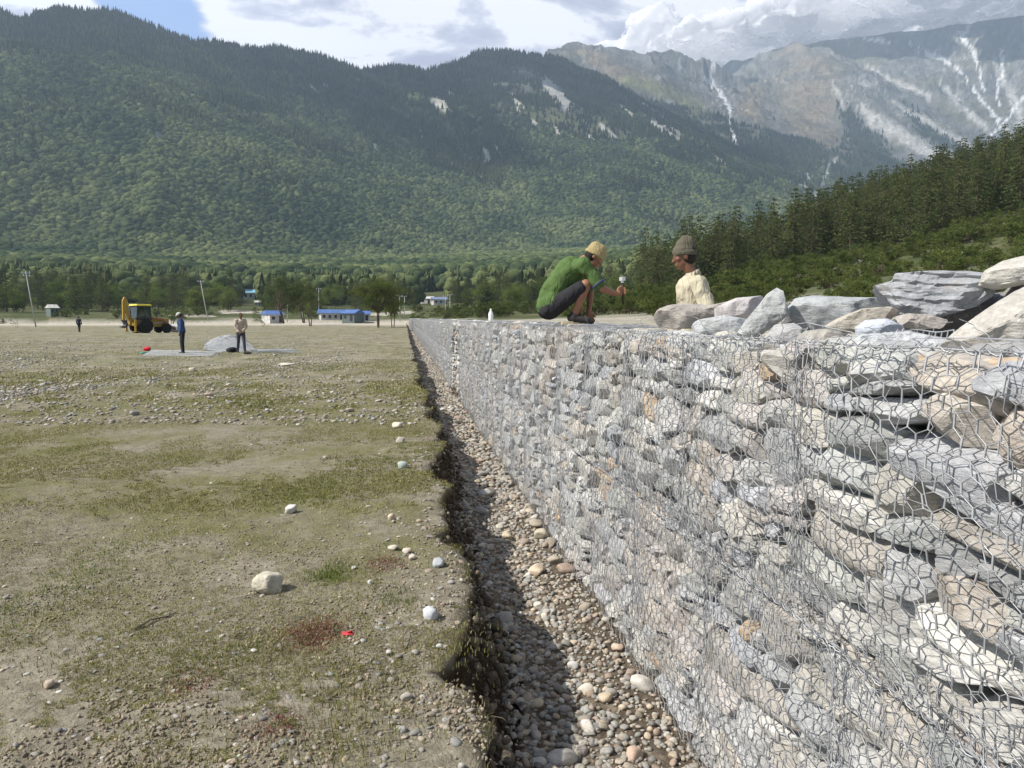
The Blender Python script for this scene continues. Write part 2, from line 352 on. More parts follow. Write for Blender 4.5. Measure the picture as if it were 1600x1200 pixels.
def zmount(X, Y):
    wx = fbm(X/700, Y/700, 0, 4, 21)*150; wy = fbm(X/700, Y/700, 4.4, 4, 22)*150
    r = np.hypot(X, Y); far = sstep(3800, 5200, r)
    wk = 0.25+0.75*far*0.6
    Xw, Yw = X+wx*wk, Y+wy*wk
    best = np.full(X.shape, -1e9); near_c = np.full(X.shape, 1e9)
    for pts, sl in CR:
        h = np.full(X.shape, -1e9)
        for a, b in zip(pts[:-1], pts[1:]):
            dx, dy = b[0]-a[0], b[1]-a[1]; L2 = dx*dx+dy*dy
            # exact on the crest, warped away from it
            d0 = np.hypot(X-(a[0]+np.clip(((X-a[0])*dx+(Y-a[1])*dy)/L2, 0, 1)*dx), Y-(a[1]+np.clip(((X-a[0])*dx+(Y-a[1])*dy)/L2, 0, 1)*dy))
            near_c = np.minimum(near_c, d0+np.abs(a[2]-1700)*0); k = np.clip(d0/400, 0, 1); xx = X+(Xw-X)*k; yy = Y+(Yw-Y)*k
            t = np.clip(((xx-a[0])*dx+(yy-a[1])*dy)/L2, 0, 1)
            d = np.hypot(xx-(a[0]+t*dx), yy-(a[1]+t*dy))
            h = np.maximum(h, a[2]+t*(b[2]-a[2])-sl*d)
        best = np.where(np.maximum(best, h)-np.minimum(best, h) < 60, np.maximum(best, h)+(60-np.abs(best-h)).clip(0)**2/240, np.maximum(best, h))
    fl = floor_far(X, Y)
    up = np.clip(best-fl, 0, 900)/900
    rid = fbm(X/420, Y/420, 0, 6, 31, 0.52, ridged=True); rid2 = fbm(X/130, Y/130, 0, 4, 41, 0.5, ridged=True)
    amp = (45+165*far)*np.sqrt(up)*sstep(0, 1, up*2.5)*(1-.75*far*(1-sstep(0, 420, near_c)))
    z = best+(rid-0.25)*amp+(rid2-.2)*(8+34*far)*(1-.6*far*(1-sstep(0, 300, near_c)))*np.sqrt(up)
    # soft join with the valley floor (fans at the foot)
    s = 45.0; m = np.maximum(z, fl); z = m+np.where(np.abs(z-fl) < s, (s-np.abs(z-fl))**2/(4*s), 0)
    cap = 2210+14*fbm(X/300, Y/300, 0, 3, 77); z = np.where(z > cap-80, cap-80*np.exp(-(z-cap+80).clip(0)/80), z)
    return z
V, F, MX, MY, MZ, Maz, Mr = polar_grid(-420, 2050, 1150, 600, 8600, 520, zmount)
mr = np.hypot(V[:, 0], V[:, 1])
# slope
gx = np.gradient(MZ, axis=1)/np.maximum(np.hypot(np.gradient(MX, axis=1), np.gradient(MY, axis=1)), 1e-3)
gy = np.gradient(MZ, axis=0)/np.maximum(np.hypot(np.gradient(MX, axis=0), np.gradient(MY, axis=0)), 1e-3)
SL = np.hypot(gx, gy).ravel()
# where on the slopes bare ground, scree and snow gullies lie (azimuth / elevation of their lines as seen from the valley)
d_ = V-np.array([0, 0, CAMZ]); fw = d_ @ np.array(FW); PXv = 800+FPX*(d_ @ np.array(RT))/fw; PYv = 600-FPX*(d_ @ np.array(UP))/fw
def seg_d(px, py, pts):
    best = np.full(px.shape, 1e9)
    for (x0, y0, w0), (x1, y1, w1) in zip(pts[:-1], pts[1:]):
        dx, dy = x1-x0, y1-y0; L2 = dx*dx+dy*dy+1e-6
        t = np.clip(((px-x0)*dx+(py-y0)*dy)/L2, 0, 1)
        best = np.minimum(best, np.hypot(px-(x0+t*dx), py-(y0+t*dy))/(w0+t*(w1-w0)))
    return best
jx = fbm(V[:, 0]/60, V[:, 1]/60, V[:, 2]/60, 4, 51)*7*(1+0*mr); jy = fbm(V[:, 0]/60, V[:, 1]/60, V[:, 2]/60+9, 4, 52)*5
qx, qy = PXv+jx, PYv+jy
jn = 0.75*fbm(V[:, 0]/22, V[:, 1]/22, V[:, 2]/30, 4, 53)+.25*fbm(V[:, 0]/70, V[:, 1]/70, V[:, 2]/70, 2, 54)
def streaks(lst, soft=0.6, kj=1.0):
    m = np.zeros(len(V))
    for s_ in lst: m = np.maximum(m, 1-sstep(1-soft, 1+soft*.6, seg_d(qx, qy, s_)+jn*kj))
    return m
FARM = mr > 3700
SNOW = .7*streaks([
    [(1118, 92, 1.5), (1108, 118, 2), (1122, 142, 2), (1138, 165, 3), (1142, 190, 2.4), (1150, 221, 2.4)], [(1095, 118, 1.5), (1112, 132, 2)], [(1130, 150, 1.5), (1126, 140, 2)],
    [(1515, 45, 5), (1500, 60, 2), (1522, 78, 3), (1526, 100, 2.2), (1536, 140, 2)], [(1500, 50, 3), (1512, 70, 2)], [(1565, 80, 2), (1568, 105, 2), (1556, 140, 1.6), (1560, 165, 1.6)],
    [(1420, 70, 1.5), (1470, 90, 2), (1500, 110, 2), (1530, 150, 2), (1560, 190, 3)], [(1600, 150, 2), (1570, 190, 2), (1545, 215, 2)], 
    [(1560, 195, 2), (1590, 225, 2)], [(1345, 60, 1.5), (1400, 70, 2)], [(1440, 78, 1.2), (1462, 84, 1.6)]], 0.5, 0.45)*(mr > 3700)
SCREE = streaks([
    [(1345, 165, 4), (1370, 190, 12), (1420, 220, 13), (1470, 243, 12), (1520, 262, 12)], [(1395, 160, 3), (1440, 185, 6), (1490, 215, 6), (1540, 245, 7), (1570, 255, 6)],
    [(1000, 180, 4), (1030, 200, 6), (1060, 220, 5)], [(1005, 160, 2), (1040, 190, 3), (1065, 215, 3)], [(1305, 245, 3), (1290, 275, 4), (1282, 300, 5)], [(1275, 300, 6), (1280, 325, 7)],
    [(850, 125, 6), (870, 150, 12), (885, 165, 8)], [(940, 195, 3), (960, 215, 4)], [(1240, 270, 3), (1237, 285, 3)], [(1262, 275, 5), (1255, 292, 8)],
    [(1120, 290, 2), (1128, 275, 2), (1133, 265, 2)], [(1190, 325, 4), (1210, 338, 6), (1225, 342, 6)], [(1030, 330, 2), (1024, 350, 2), (1010, 370, 2), (985, 395, 5)], [(995, 388, 7), (975, 398, 5)],
    [(1560, 110, 4), (1580, 150, 8), (1600, 190, 10)], [(1300, 130, 3), (1320, 170, 4)], [(1115, 245, 3), (1135, 255, 3)], [(1030, 365, 2), (1022, 378, 3)], [(1470, 130, 2), (1500, 165, 5), (1540, 200, 6)], [(1350, 100, 2), (1400, 130, 4), (1450, 150, 3)]], 0.7, 0.55)
PALE = 1.0*streaks([   # slides in the forest on the nearer mountain
    [(240, 205, 6), (247, 215, 10), (244, 224, 7)], [(482, 130, 3), (490, 143, 5)], [(504, 132, 3), (512, 136, 3)], [(552, 148, 3), (562, 160, 2)], [(580, 184, 4), (585, 195, 5)], [(561, 205, 2), (562, 208, 2)],
    [(584, 227, 3), (590, 240, 5)], [(465, 235, 4), (472, 245, 4)], [(755, 228, 4), (760, 250, 5)], [(773, 232, 4), (779, 244, 4)], [(680, 158, 9), (697, 170, 7)], [(700, 142, 4), (712, 150, 3)],
    [(745, 275, 4), (755, 280, 3)], [(835, 190, 3), (842, 205, 3)], [(867, 200, 4), (874, 214, 5)], [(700, 250, 3), (712, 262, 3)], [(897, 242, 2), (905, 248, 2)], [(620, 480, 1), (621, 481, 1)], [(330, 210, 3), (336, 222, 3)], [(90, 130, 3), (96, 138, 3)], [(400, 190, 2), (405, 200, 3)], [(520, 230, 3), (524, 238, 3)], [(655, 205, 3), (662, 222, 4)], [(800, 150, 4), (812, 170, 5)], [(920, 215, 4), (935, 232, 4)], [(965, 165, 4), (990, 185, 5)], [(640, 300, 2), (645, 306, 2)]], 0.6, 0.55)*(mr < 4300)
GRASS = streaks([[(690, 180, 10), (715, 225, 16), (735, 250, 18), (760, 265, 14)], [(770, 170, 8), (850, 185, 20), (930, 200, 22), (980, 215, 16)], [(640, 150, 10), (690, 160, 12)], [(1100, 180, 12), (1060, 150, 10), (980, 125, 10)], [(1190, 285, 16), (1160, 300, 12)], [(800, 230, 8), (880, 250, 10)]], 0.8)
BROWN = streaks([[(905, 78, 10), (960, 110, 18), (1030, 150, 20), (1090, 185, 16), (1130, 210, 10)], [(1240, 80, 30), (1260, 120, 50), (1270, 170, 50), (1285, 220, 34), (1292, 250, 22), (1285, 285, 9)], [(1180, 150, 20), (1165, 190, 24), (1200, 230, 18)]], 0.8)*(mr > 4200)
FOR2 = streaks([[(1315, 165, 8), (1340, 210, 20), (1370, 250, 24), (1390, 290, 24)], [(1415, 165, 6), (1450, 205, 16), (1490, 240, 18), (1520, 262, 10)], [(1100, 250, 30), (1200, 265, 26), (1250, 300, 40), (1150, 330, 40)], [(1330, 300, 40), (1400, 320, 40)]], 0.5)*(mr > 3700)
nz = fbm(V[:, 0]/260, V[:, 1]/260, V[:, 2]/260, 5, 61)
tl = 1-sstep(1050, 1350, V[:, 2]+nz*260)                      # tree line
forest = np.where(mr < 4150, 1-0.0*tl, tl)
pat = fbm(V[:, 0]/120, V[:, 1]/120, V[:, 2]/120, 4, 63)
forest = np.where(mr < 4150, np.clip(1-sstep(0.0, 0.45, nz*.6+pat*.6)*sstep(520, 900, V[:, 2]+(PXv-800)*.5)*0.85, 0, 1), forest*(.55+.6*sstep(-.2, .2, pat))*(1-sstep(620, 900, V[:, 2]+pat*350)))
forest = np.where(V[:, 2] > 1500, 0, forest)
forest = np.maximum(forest*(1-BROWN), FOR2)
bare = np.clip(SNOW+SCREE+PALE, 0, 1)
forest = np.clip(forest*(1-bare)*(1-0.75*GRASS), 0, 1)
FORM = forest.reshape(MX.shape)
n5 = fbm(V[:, 0]/90, V[:, 1]/90, V[:, 2]/50, 5, 71)[:, None]; n6 = fbm(V[:, 0]/35, V[:, 1]/35, V[:, 2]/140, 4, 72)[:, None]
def C(*a): return np.array(a, float)[None]
rockc = C(.125, .126, .122)*(1+0.35*n5+0.3*n6)
rockc = rockc*(1+.5*fbm(V[:, 0]/160, V[:, 1]/160, V[:, 2]/60, 4, 79)[:, None])
rockc = rockc*(1-.35*sstep(0.0, 0.5, n6)*sstep(-.2, .3, n5))+C(.34, .33, .31)*.35*sstep(0.0, 0.5, n6)*sstep(-.2, .3, n5)
alp = C(.135, .13, .07)*(1+.3*n5)
brown = C(.23, .18, .12)*(1+0.25*n5+.2*n6)
cold = rockc*(1-.45*sstep(-.1, .4, nz)[:, None]*(V[:, 2] < 2200)[:, None])+alp*.45*sstep(-.1, .4, nz)[:, None]*(V[:, 2] < 2200)[:, None]
def over(a, b, k): return a*(1-k[:, None])+b*k[:, None]
BROWN = BROWN*np.clip(.75+.7*fbm(V[:, 0]/200, V[:, 1]/200, V[:, 2]/90, 4, 66), .1, 1)
c = over(cold, brown, BROWN*.85); c = over(c, C(.15, .16, .075)*(1+.25*n5), GRASS*.9)
c = over(c, C(.030, .042, .022)*(1+.5*n6), forest)  # ground under the trees darkened to give shaded gaps between crowns
stk = fbm(PXv/7+fbm(V[:, 0]/80, V[:, 1]/80, 0, 3, 5)*2.2, V[:, 2]/420, 0, 3, 64, ridged=True); stkm = sstep(.45, .8, stk)*(mr > 3700)*sstep(700, 1100, V[:, 2])*sstep(-.3, .4, fbm(V[:, 0]/500, V[:, 1]/500, 0, 2, 65))
c = over(c, C(.46, .45, .43)*(1+.15*n6), stkm*.6*(1-forest))
c = over(c, C(.46, .45, .43)*(1+.25*n6), SCREE*.85); c = over(c, C(.56, .54, .47)*(1+.2*n6), PALE); c = over(c, C(.86, .87, .90)*np.ones_like(n6), SNOW)
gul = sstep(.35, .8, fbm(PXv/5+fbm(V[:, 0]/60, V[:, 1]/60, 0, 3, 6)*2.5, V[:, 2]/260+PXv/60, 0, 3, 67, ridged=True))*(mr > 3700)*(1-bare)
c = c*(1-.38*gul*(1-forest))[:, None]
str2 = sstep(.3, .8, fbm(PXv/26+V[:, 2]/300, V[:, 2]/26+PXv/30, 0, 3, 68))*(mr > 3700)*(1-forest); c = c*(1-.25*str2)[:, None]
def mount_mat():
    m, t, out = newmat('mountain_rock'); p = t.add('ShaderNodeNewGeometry').outputs['Position']
    at = t.add('ShaderNodeAttribute', attribute_name='Col').outputs['Color']
    n = t.noise(p, 0.05, 7, 0.68, 0.4); n2 = t.noise(t.scalevec(p, (1, 1, 0.25)), 0.02, 6, 0.65, 0.6)
    f = t.math('ADD', t.maprange(n, 0.3, 0.7, 0.72, 1.25, False), t.maprange(n2, 0.3, 0.7, -0.15, 0.2, False))
    c = t.add('ShaderNodeVectorMath', {0: at}, operation='SCALE'); t.l.new(f, c.inputs['Scale'])
    finish(t, out, c.outputs[0], 0.95, 0.08, bump=t.math('ADD', n, n2), bstr=1.0, bdist=22.0); return m
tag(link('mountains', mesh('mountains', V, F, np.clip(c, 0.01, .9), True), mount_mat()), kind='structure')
print('mount max', V[:, 2].max(), 'r<900 z', V[mr < 900][:, 2].max())
# ================================================================== TREES
def ico(sub):
    import bmesh
    bm = bmesh.new(); bmesh.ops.create_icosphere(bm, subdivisions=sub, radius=1.0)
    v = np.array([q.co[:] for q in bm.verts]); f = np.array([[q.index for q in p.verts] for p in bm.faces]); bm.free(); return v, f
ICO = {k: ico(k) for k in (1, 2, 3, 4, 5)}
def leaf_mat(name, dark, mid, light, inst=False, scale=1.0):
    m, t, out = newmat(name); p = t.add('ShaderNodeNewGeometry').outputs['Position']
    rnd = t.add('ShaderNodeObjectInfo').outputs['Random']
    if inst:
        tint = t.add('ShaderNodeAttribute', attribute_name='tint', attribute_type='INSTANCER').outputs['Fac']
        f = t.math('ADD', t.math('MULTIPLY', tint, 0.75), t.math('MULTIPLY', rnd, 0.6))
        f = t.math('ADD', f, t.math('MULTIPLY', t.math('SUBTRACT', t.noise(p, 0.25, 3, 0.6), 0.5), 0.5))
    else:
        at = t.add('ShaderNodeAttribute', attribute_name='Col').outputs['Fac']
        f = t.math('ADD', t.math('MULTIPLY', at, 0.55), t.math('MULTIPLY', rnd, 0.25))
        f = t.math('ADD', f, t.math('MULTIPLY', t.noise(p, 0.8*scale, 4, 0.6), 0.4))
        f = t.math('SUBTRACT', f, 0.1)
    c = t.ramp(f, [(0.05, dark), (0.5, mid), (0.95, light)])
    d = t.add('ShaderNodeBsdfDiffuse', {'Color': c, 'Roughness': 0.6})
    if inst: t.l.new(d.outputs[0], out.inputs[0]); return m
    tr = t.add('ShaderNodeBsdfTranslucent', {'Color': c})
    mx = t.add('ShaderNodeMixShader', {0: 0.35}); t.l.new(d.outputs[0], mx.inputs[1]); t.l.new(tr.outputs[0], mx.inputs[2])
    t.l.new(mx.outputs[0], out.inputs[0]); return m
FOREST_M = leaf_mat('forest_canopy', (0.026, 0.044, 0.025), (0.074, 0.100, 0.044), (0.155, 0.175, 0.072), inst=True)
rs = np.random.RandomState(11)
def far_broad(seed):
    r = np.random.RandomState(seed); Vs, Fs, n = [], [], 0
    for k in range(7):
        v, f = ICO[2]; q = v*(1+.22*fbm(v[:, 0]*2.2+seed+k, v[:, 1]*2.2, v[:, 2]*2.2, 2, seed)[:, None])
        s = r.uniform(.26, .42); a = r.uniform(0, 6.28); d = r.uniform(.12, .36) if k else 0
        q = q*np.array([s, s, s*.85])+np.array([math.cos(a)*d, math.sin(a)*d, r.uniform(.35, 1.0) if k else 1.1])
        Vs.append(q); Fs.append(f+n); n += len(q)
    return np.vstack(Vs), np.vstack(Fs)
def far_conif(seed):
    r = np.random.RandomState(seed); Vs, Fs = [], []
    nt, n = 6, 9
    for k in range(nt):
        b = len(Vs); z0 = .12+k*.15; z1 = z0+.30; rad = .30*(1-k/nt)**.8+.04
        a0 = r.uniform(0, 6)
        for i in range(n*2):
            a = a0+math.pi*i/n; q = rad*(1.0 if i % 2 else .62)*r.uniform(.8, 1.2); Vs.append((q*math.cos(a), q*math.sin(a), z0-.05*(i % 2)+r.uniform(-.02, .02)))
        Vs.append((0, 0, z1+.08)); Vs.append((0, 0, z0+.05))
        for i in range(n*2): Fs.append((b+i, b+(i+1) % (2*n), b+2*n)); Fs.append((b+(i+1) % (2*n), b+i, b+2*n+1))
    return np.array(Vs), np.array(Fs)
protos = []
for k in range(4):
    v, f = far_broad(100+k); o = link('forest_crown', mesh('forest_crown', v, f), FOREST_M); protos.append(o)
for k in range(4):
    v, f = far_conif(200+k); o = link('forest_crown', mesh('forest_crown', v*np.array([1, 1, 1.35]), f), FOREST_M); protos.append(o)
pc = bpy.data.collections.new('forest_prototypes')
for o in protos: COL.objects.unlink(o); pc.objects.link(o)
# points on the slopes
N = 460000
a_ = rs.uniform(Maz[0], Maz[-1], N); l_ = rs.uniform(math.log(640), math.log(6300), N); rr_ = np.exp(l_)
keep = rs.uniform(0, 1, N) < np.clip((rr_/2000)**2, 0.0, 1); a_, rr_ = a_[keep], rr_[keep]
def grid_at(G, a, r):
    fi = (a-Maz[0])/(Maz[-1]-Maz[0])*(len(Maz)-1); fj = (np.log(r)-math.log(Mr[0]))/(math.log(Mr[-1])-math.log(Mr[0]))*(len(Mr)-1)
    i = np.clip(fi.astype(int), 0, len(Maz)-2); j = np.clip(fj.astype(int), 0, len(Mr)-2); u, v = fi-i, fj-j
    return G[j, i]*(1-u)*(1-v)+G[j, i+1]*u*(1-v)+G[j+1, i]*(1-u)*v+G[j+1, i+1]*u*v
fo = grid_at(FORM, a_, rr_); zz_ = grid_at(MZ, a_, rr_)
keep = (rs.uniform(0, 1, len(a_)) < fo**1.3*1.05); a_, rr_, zz_ = a_[keep], rr_[keep], zz_[keep]
x_, y_ = np.sin(a_)*rr_, np.cos(a_)*rr_
sp_ = np.where(rr_ < 3000, np.maximum(9.0, rr_/320), np.maximum(9, rr_/320-(rr_-3000)/400))
sz_ = sp_*rs.uniform(.95, 1.75, len(a_))*1.12
lowmix = fbm(x_/220, y_/220, 0, 4, 81)+(zz_-330)/420*0.9
con = (lowmix+rs.uniform(-.35, .35, len(a_)) > 0.25)
idx = np.where(con, rs.randint(4, 8, len(a_)), rs.randint(0, 4, len(a_)))
tint = 0.27+0.75*fbm(x_/130, y_/130, 3, 4, 82)+0.4*fbm(x_/40, y_/40, 3, 3, 83)-np.clip((zz_-300)/1400, 0, .3)-0.12*con
print('forest trees', len(a_))
def instancer(name, P, scale, idx, tint, coll, nvar, label=None, kind='stuff', rotz=None, tilt=0.0, seed=1):
    me = bpy.data.meshes.new(name+'_points'); me.vertices.add(len(P)); me.vertices.foreach_set('co', np.asarray(P, np.float32).ravel())
    a = me.attributes.new('size', 'FLOAT', 'POINT'); a.data.foreach_set('value', np.asarray(scale, np.float32))
    a = me.attributes.new('pick', 'INT', 'POINT'); a.data.foreach_set('value', np.asarray(idx, np.int32))
    a = me.attributes.new('tint', 'FLOAT', 'POINT'); a.data.foreach_set('value', np.asarray(tint, np.float32))
    rz_ = np.random.RandomState(seed).uniform(0, 6.283, len(P)); rt = np.random.RandomState(seed+1).uniform(-tilt, tilt, (len(P), 2))
    a = me.attributes.new('turn', 'FLOAT_VECTOR', 'POINT'); a.data.foreach_set('vector', np.stack([rt[:, 0], rt[:, 1], rz_], -1).astype(np.float32).ravel())
    o = link(name, me); g = bpy.data.node_groups.new(name, 'GeometryNodeTree')
    g.interface.new_socket('Geometry', in_out='INPUT', socket_type='NodeSocketGeometry'); g.interface.new_socket('Geometry', in_out='OUTPUT', socket_type='NodeSocketGeometry')
    n = g.nodes; l = g.links; gi = n.new('NodeGroupInput'); go = n.new('NodeGroupOutput')
    iop = n.new('GeometryNodeInstanceOnPoints'); ci = n.new('GeometryNodeCollectionInfo'); ci.inputs['Collection'].default_value = coll
    ci.inputs['Separate Children'].default_value = True; ci.inputs['Reset Children'].default_value = True
    def na(nm, ty):
        q = n.new('GeometryNodeInputNamedAttribute'); q.data_type = ty; q.inputs['Name'].default_value = nm; return [s for s in q.outputs if s.enabled and s.name == 'Attribute'][0]
    l.new(gi.outputs[0], iop.inputs['Points']); l.new(ci.outputs[0], iop.inputs['Instance']); iop.inputs['Pick Instance'].default_value = True
    l.new(na('pick', 'INT'), iop.inputs['Instance Index']); l.new(na('size', 'FLOAT'), iop.inputs['Scale'])
    e2r = n.new('FunctionNodeEulerToRotation'); l.new(na('turn', 'FLOAT_VECTOR'), e2r.inputs[0]); l.new(e2r.outputs[0], iop.inputs['Rotation'])
    l.new(iop.outputs[0], go.inputs[0]); md = o.modifiers.new('scatter', 'NODES'); md.node_group = g
    return tag(o, label, kind=kind)
instancer('forest', np.stack([x_, y_, zz_-sz_*.12], -1), sz_, idx, tint, pc, 8, 'dense green forest covering the mountain slopes')

# ---- individual trees
def quads_to_mesh(C_, S_, rs_, flat=0.5):
    """leaf cards: centres, sizes -> random little quads; flat pulls their normals up"""
    n = len(C_); nv = rs_.normal(size=(n, 3)); nv[:, 2] += flat*3; nv /= np.linalg.norm(nv, axis=1, keepdims=True)
    a = np.cross(nv, rs_.normal(size=(n, 3))); a /= np.linalg.norm(a, axis=1, keepdims=True); b = np.cross(nv, a)
    S_ = S_[:, None]; e = rs_.uniform(.55, 1.0, (n, 1))
    V = np.stack([C_-a*S_, C_-b*S_*e, C_+a*S_, C_+b*S_*e], 1).reshape(-1, 3)
    return V, np.arange(n*4).reshape(-1, 4)
def conifer_mesh(seed, dens=1.0, wide=0.2):
    r = np.random.RandomState(seed); Cs, Ss, Ts = [], [], []; tub = MB()
    nw = 19
    bald = r.uniform(.10, .2)
    for k in range(nw):
        t = bald+(1-bald)*(k+r.uniform(-.3, .3))/nw; rad = wide*(1-t)**.58*r.uniform(.75, 1.1)+.015
        nb = 6 if t < .8 else 4; a0 = r.uniform(0, 6.28)
        for j in range(nb):
            a = a0+6.283*j/nb+r.uniform(-.35, .35); L = rad*r.uniform(.6, 1.2)*(1 if r.rand() > .12 else .4)
            m = int(16*dens*(0.4+L/wide)); u = r.uniform(.15, 1, m)**.8; side = r.normal(0, .22, m)*L*(1.15-u*.5)
            x = u*L; z = t-.10*L*u-.35*L*u*u+.12*L*u**4+r.normal(0, .006, m)
            Cs.append(np.stack([x*math.cos(a)-side*math.sin(a), x*math.sin(a)+side*math.cos(a), z], -1)); Ss.append(r.uniform(.009, .021, m)*(1.15-.4*t)); Ts.append(np.clip(.2+.7*u+r.uniform(-.2, .2, m), 0, 1)*0+r.uniform(.2, .8))
            if L > .07: tub.tube([(0, 0, t), (L*.5*math.cos(a), L*.5*math.sin(a), t-.13*L), (L*.9*math.cos(a), L*.9*math.sin(a), t-.33*L)], [.0035, .0022, .001], 4, False)
    Cc = np.vstack(Cs); V, F = quads_to_mesh(Cc, np.concatenate(Ss), r, .55)
    cc = np.repeat(np.concatenate([np.full(len(c), t) for c, t in zip(Cs, Ts)]), 4)
    tub.tube([(0, 0, -.03), (.004, 0, .3), (0, .005, .65), (0, 0, .99)], [.017, .012, .007, .002], 7)
    return mesh('crown', V, F, np.stack([cc]*3, -1)), mesh('trunk', np.array(tub.v), tub.f, np.ones((len(tub.v), 3)))
def broad_mesh(seed, nclump=34, leaf=.022, crown=(.42, .42, .33), cz=.62, per=95, stems=3, trunk=.02, bare=0.25):
    r = np.random.RandomState(seed); tub = MB(); Cs, Ss, Ts = [], [], []
    cl = []
    while len(cl) < nclump:
        p = r.uniform(-1, 1, 3)
        if np.dot(p, p) < 1 and np.dot(p, p) > .12: cl.append(p*np.array(crown)*(1+.25*math.sin(3*math.atan2(p[1], p[0])+seed))+np.array([0, 0, cz]))
    bases = [(r.uniform(-.03, .03)*stems, r.uniform(-.03, .03)*stems) for _ in range(stems)]
    for b in bases:
        mid = (b[0]*2.2, b[1]*2.2, bare+.08); tub.tube([(b[0], b[1], -.03), (b[0]*1.6, b[1]*1.5, bare*.6), mid], [trunk, trunk*.8, trunk*.6], 7)
    for i, c in enumerate(cl):
        b = bases[i % len(bases)]; m = (b[0]*2.2, b[1]*2.2, bare+.06)
        tub.tube([m, ((m[0]+c[0])/2+r.uniform(-.03, .03), (m[1]+c[1])/2, (m[2]+c[2])/2-.02), tuple(c)], [trunk*.5, trunk*.3, trunk*.1], 4, False)
        s = r.uniform(.07, .15)*np.array([1.15, 1.15, .75]); n = int(per*r.uniform(.6, 1.3))
        q = r.normal(size=(n, 3)); q /= np.linalg.norm(q, axis=1, keepdims=True); q *= r.uniform(.35, 1.08, (n, 1)); Cs.append(c+q*s*(1+.3*r.rand())); Ss.append(r.uniform(.5, 1.1, n)*leaf); Ts.append(r.uniform(0, 1))
    V, F = quads_to_mesh(np.vstack(Cs), np.concatenate(Ss), r, .25)
    cc = np.repeat(np.concatenate([np.full(len(c), t) for c, t in zip(Cs, Ts)]), 4)
    return mesh('crown', V, F, np.stack([cc]*3, -1)), mesh('trunk', np.array(tub.v), tub.f, np.ones((len(tub.v), 3)))
M_CON = leaf_mat('cedar_needles', (0.038, 0.06, 0.024), (0.088, 0.118, 0.042), (0.17, 0.19, 0.065))
M_BRO = leaf_mat('broadleaf', (0.06, 0.10, 0.022), (0.14, 0.19, 0.045), (0.25, 0.28, 0.075))
M_SHR = leaf_mat('shrub_leaves', (0.045, 0.068, 0.02), (0.10, 0.13, 0.038), (0.18, 0.20, 0.065))
M_BARK = simple('bark', (0.11, 0.085, 0.06), 0.95, 0.1, vary=.4, nscale=8)
def make_tree(name, meshes, leafm):
    cr, tk = meshes
    root = thing(name, 'tree', 'tree'); link('crown', cr, leafm, root); link('trunk', tk, M_BARK, root); return root
TREES = []
def place(proto, name_first, loc, s, rz, label, cat, group, used=set()):
    o = proto if proto.name not in used else copy_tree(proto)
    used.add(proto.name); o.location = loc; o.scale = (s*random.uniform(.9, 1.1),)*2+(s,); o.rotation_euler = (random.uniform(-.03, .03), random.uniform(-.03, .03), rz)
    tag(o, label, cat, group); return o
CON = [make_tree('cedar_tree', conifer_mesh(300+k, 1.0, w), M_CON) for k, w in enumerate([.26, .30, .33, .28, .35, .25, .31])]
SHR = [make_tree('shrub', broad_mesh(400+k, 26, .026, (.55, .55, .36), .42, 95, 4, .016, .08), M_SHR) for k in range(5)]
BRO = [make_tree('broadleaf_tree', broad_mesh(500+k, 52, .017, (.42, .42, .42), .52, 150, 3, .016, .12), M_BRO) for k in range(3)]
rt = random.Random(5)
def scat(px0, px1, r0, r1):
    u_ = rt.random(); r = math.sqrt(r0*r0+(r1*r1-r0*r0)*u_); a = az_of(rt.uniform(px0, px1)); x, y = r*math.sin(a), r*math.cos(a)
    return x, y, zmid1(x, y), r
# cedar wood on the hillside to the right
cnt = 0
def ok_xy(x, y, lst, d): return all((x-a)**2+(y-b)**2 > d*d for a, b in lst)
lst = []
for _ in range(6000):
    if cnt >= 285: break
    px = rt.uniform(1000, 1720); a = az_of(px)
    px = 1000+720*rt.random()**.8; a = az_of(px)
    lo = np.interp(px, [1000, 1150, 1300, 1450, 1560, 1720], [190, 178, 182, 172, 182, 195]); hi = lo+np.interp(px, [1000, 1200, 1400, 1720], [80, 105, 165, 165])
    r = rt.uniform(lo, hi); x, y = r*math.sin(a), r*math.cos(a)
    if not ok_xy(x, y, lst, 5.0): continue
    lst.append((x, y)); cnt += 1
    place(rt.choice(CON), 'cedar_tree', (x, y, zmid1(x, y)-.2), rt.uniform(13, 18.5), rt.uniform(0, 6), 'tall dark green cedar in the wood on the right hillside', 'tree', 'cedars of the hillside wood')
# dark conifers along the foot of the mountain, across the valley floor
lst = []; cnt = 0
for _ in range(4000):
    if cnt >= 72: break
    px = rt.choice([rt.uniform(-60, 200), rt.uniform(-60, 640), rt.uniform(640, 1000)]); a = az_of(px); r = rt.uniform(300, 420); x, y = r*math.sin(a), r*math.cos(a)
    if 372 < px < 412 or 650 < px < 706: continue
    if not ok_xy(x, y, lst, 7) : continue
    lst.append((x, y)); cnt += 1
    o = place(rt.choice(CON), 'cedar_tree', (x, y, zmid1(x, y)-.2), rt.uniform(13, 19), rt.uniform(0, 6), 'dark conifer at the foot of the forested mountain', 'tree', 'conifers along the mountain foot'); o.name = 'foot_conifer'  # cedar models reused here, not a separate kind of tree
# broadleaved trees at the same edge
lst = []
for _ in range(2000):
    if len(lst) >= 95: break
    px = rt.uniform(-60, 1040); a = az_of(px); r = rt.uniform(270, 520); x, y = r*math.sin(a), r*math.cos(a)
    if r < 330 and 330 < px < 700 and rt.random() < .8: continue
    if 372 < px < 412 or 650 < px < 706: continue
    if not ok_xy(x, y, lst, 8): continue
    lst.append((x, y))
    place(rt.choice(BRO), 'broadleaf_tree', (x, y, zmid1(x, y)-.2), rt.uniform(7, 12), rt.uniform(0, 6), 'leafy green tree along the far side of the riverbed', 'tree', 'leafy trees along the riverbed')
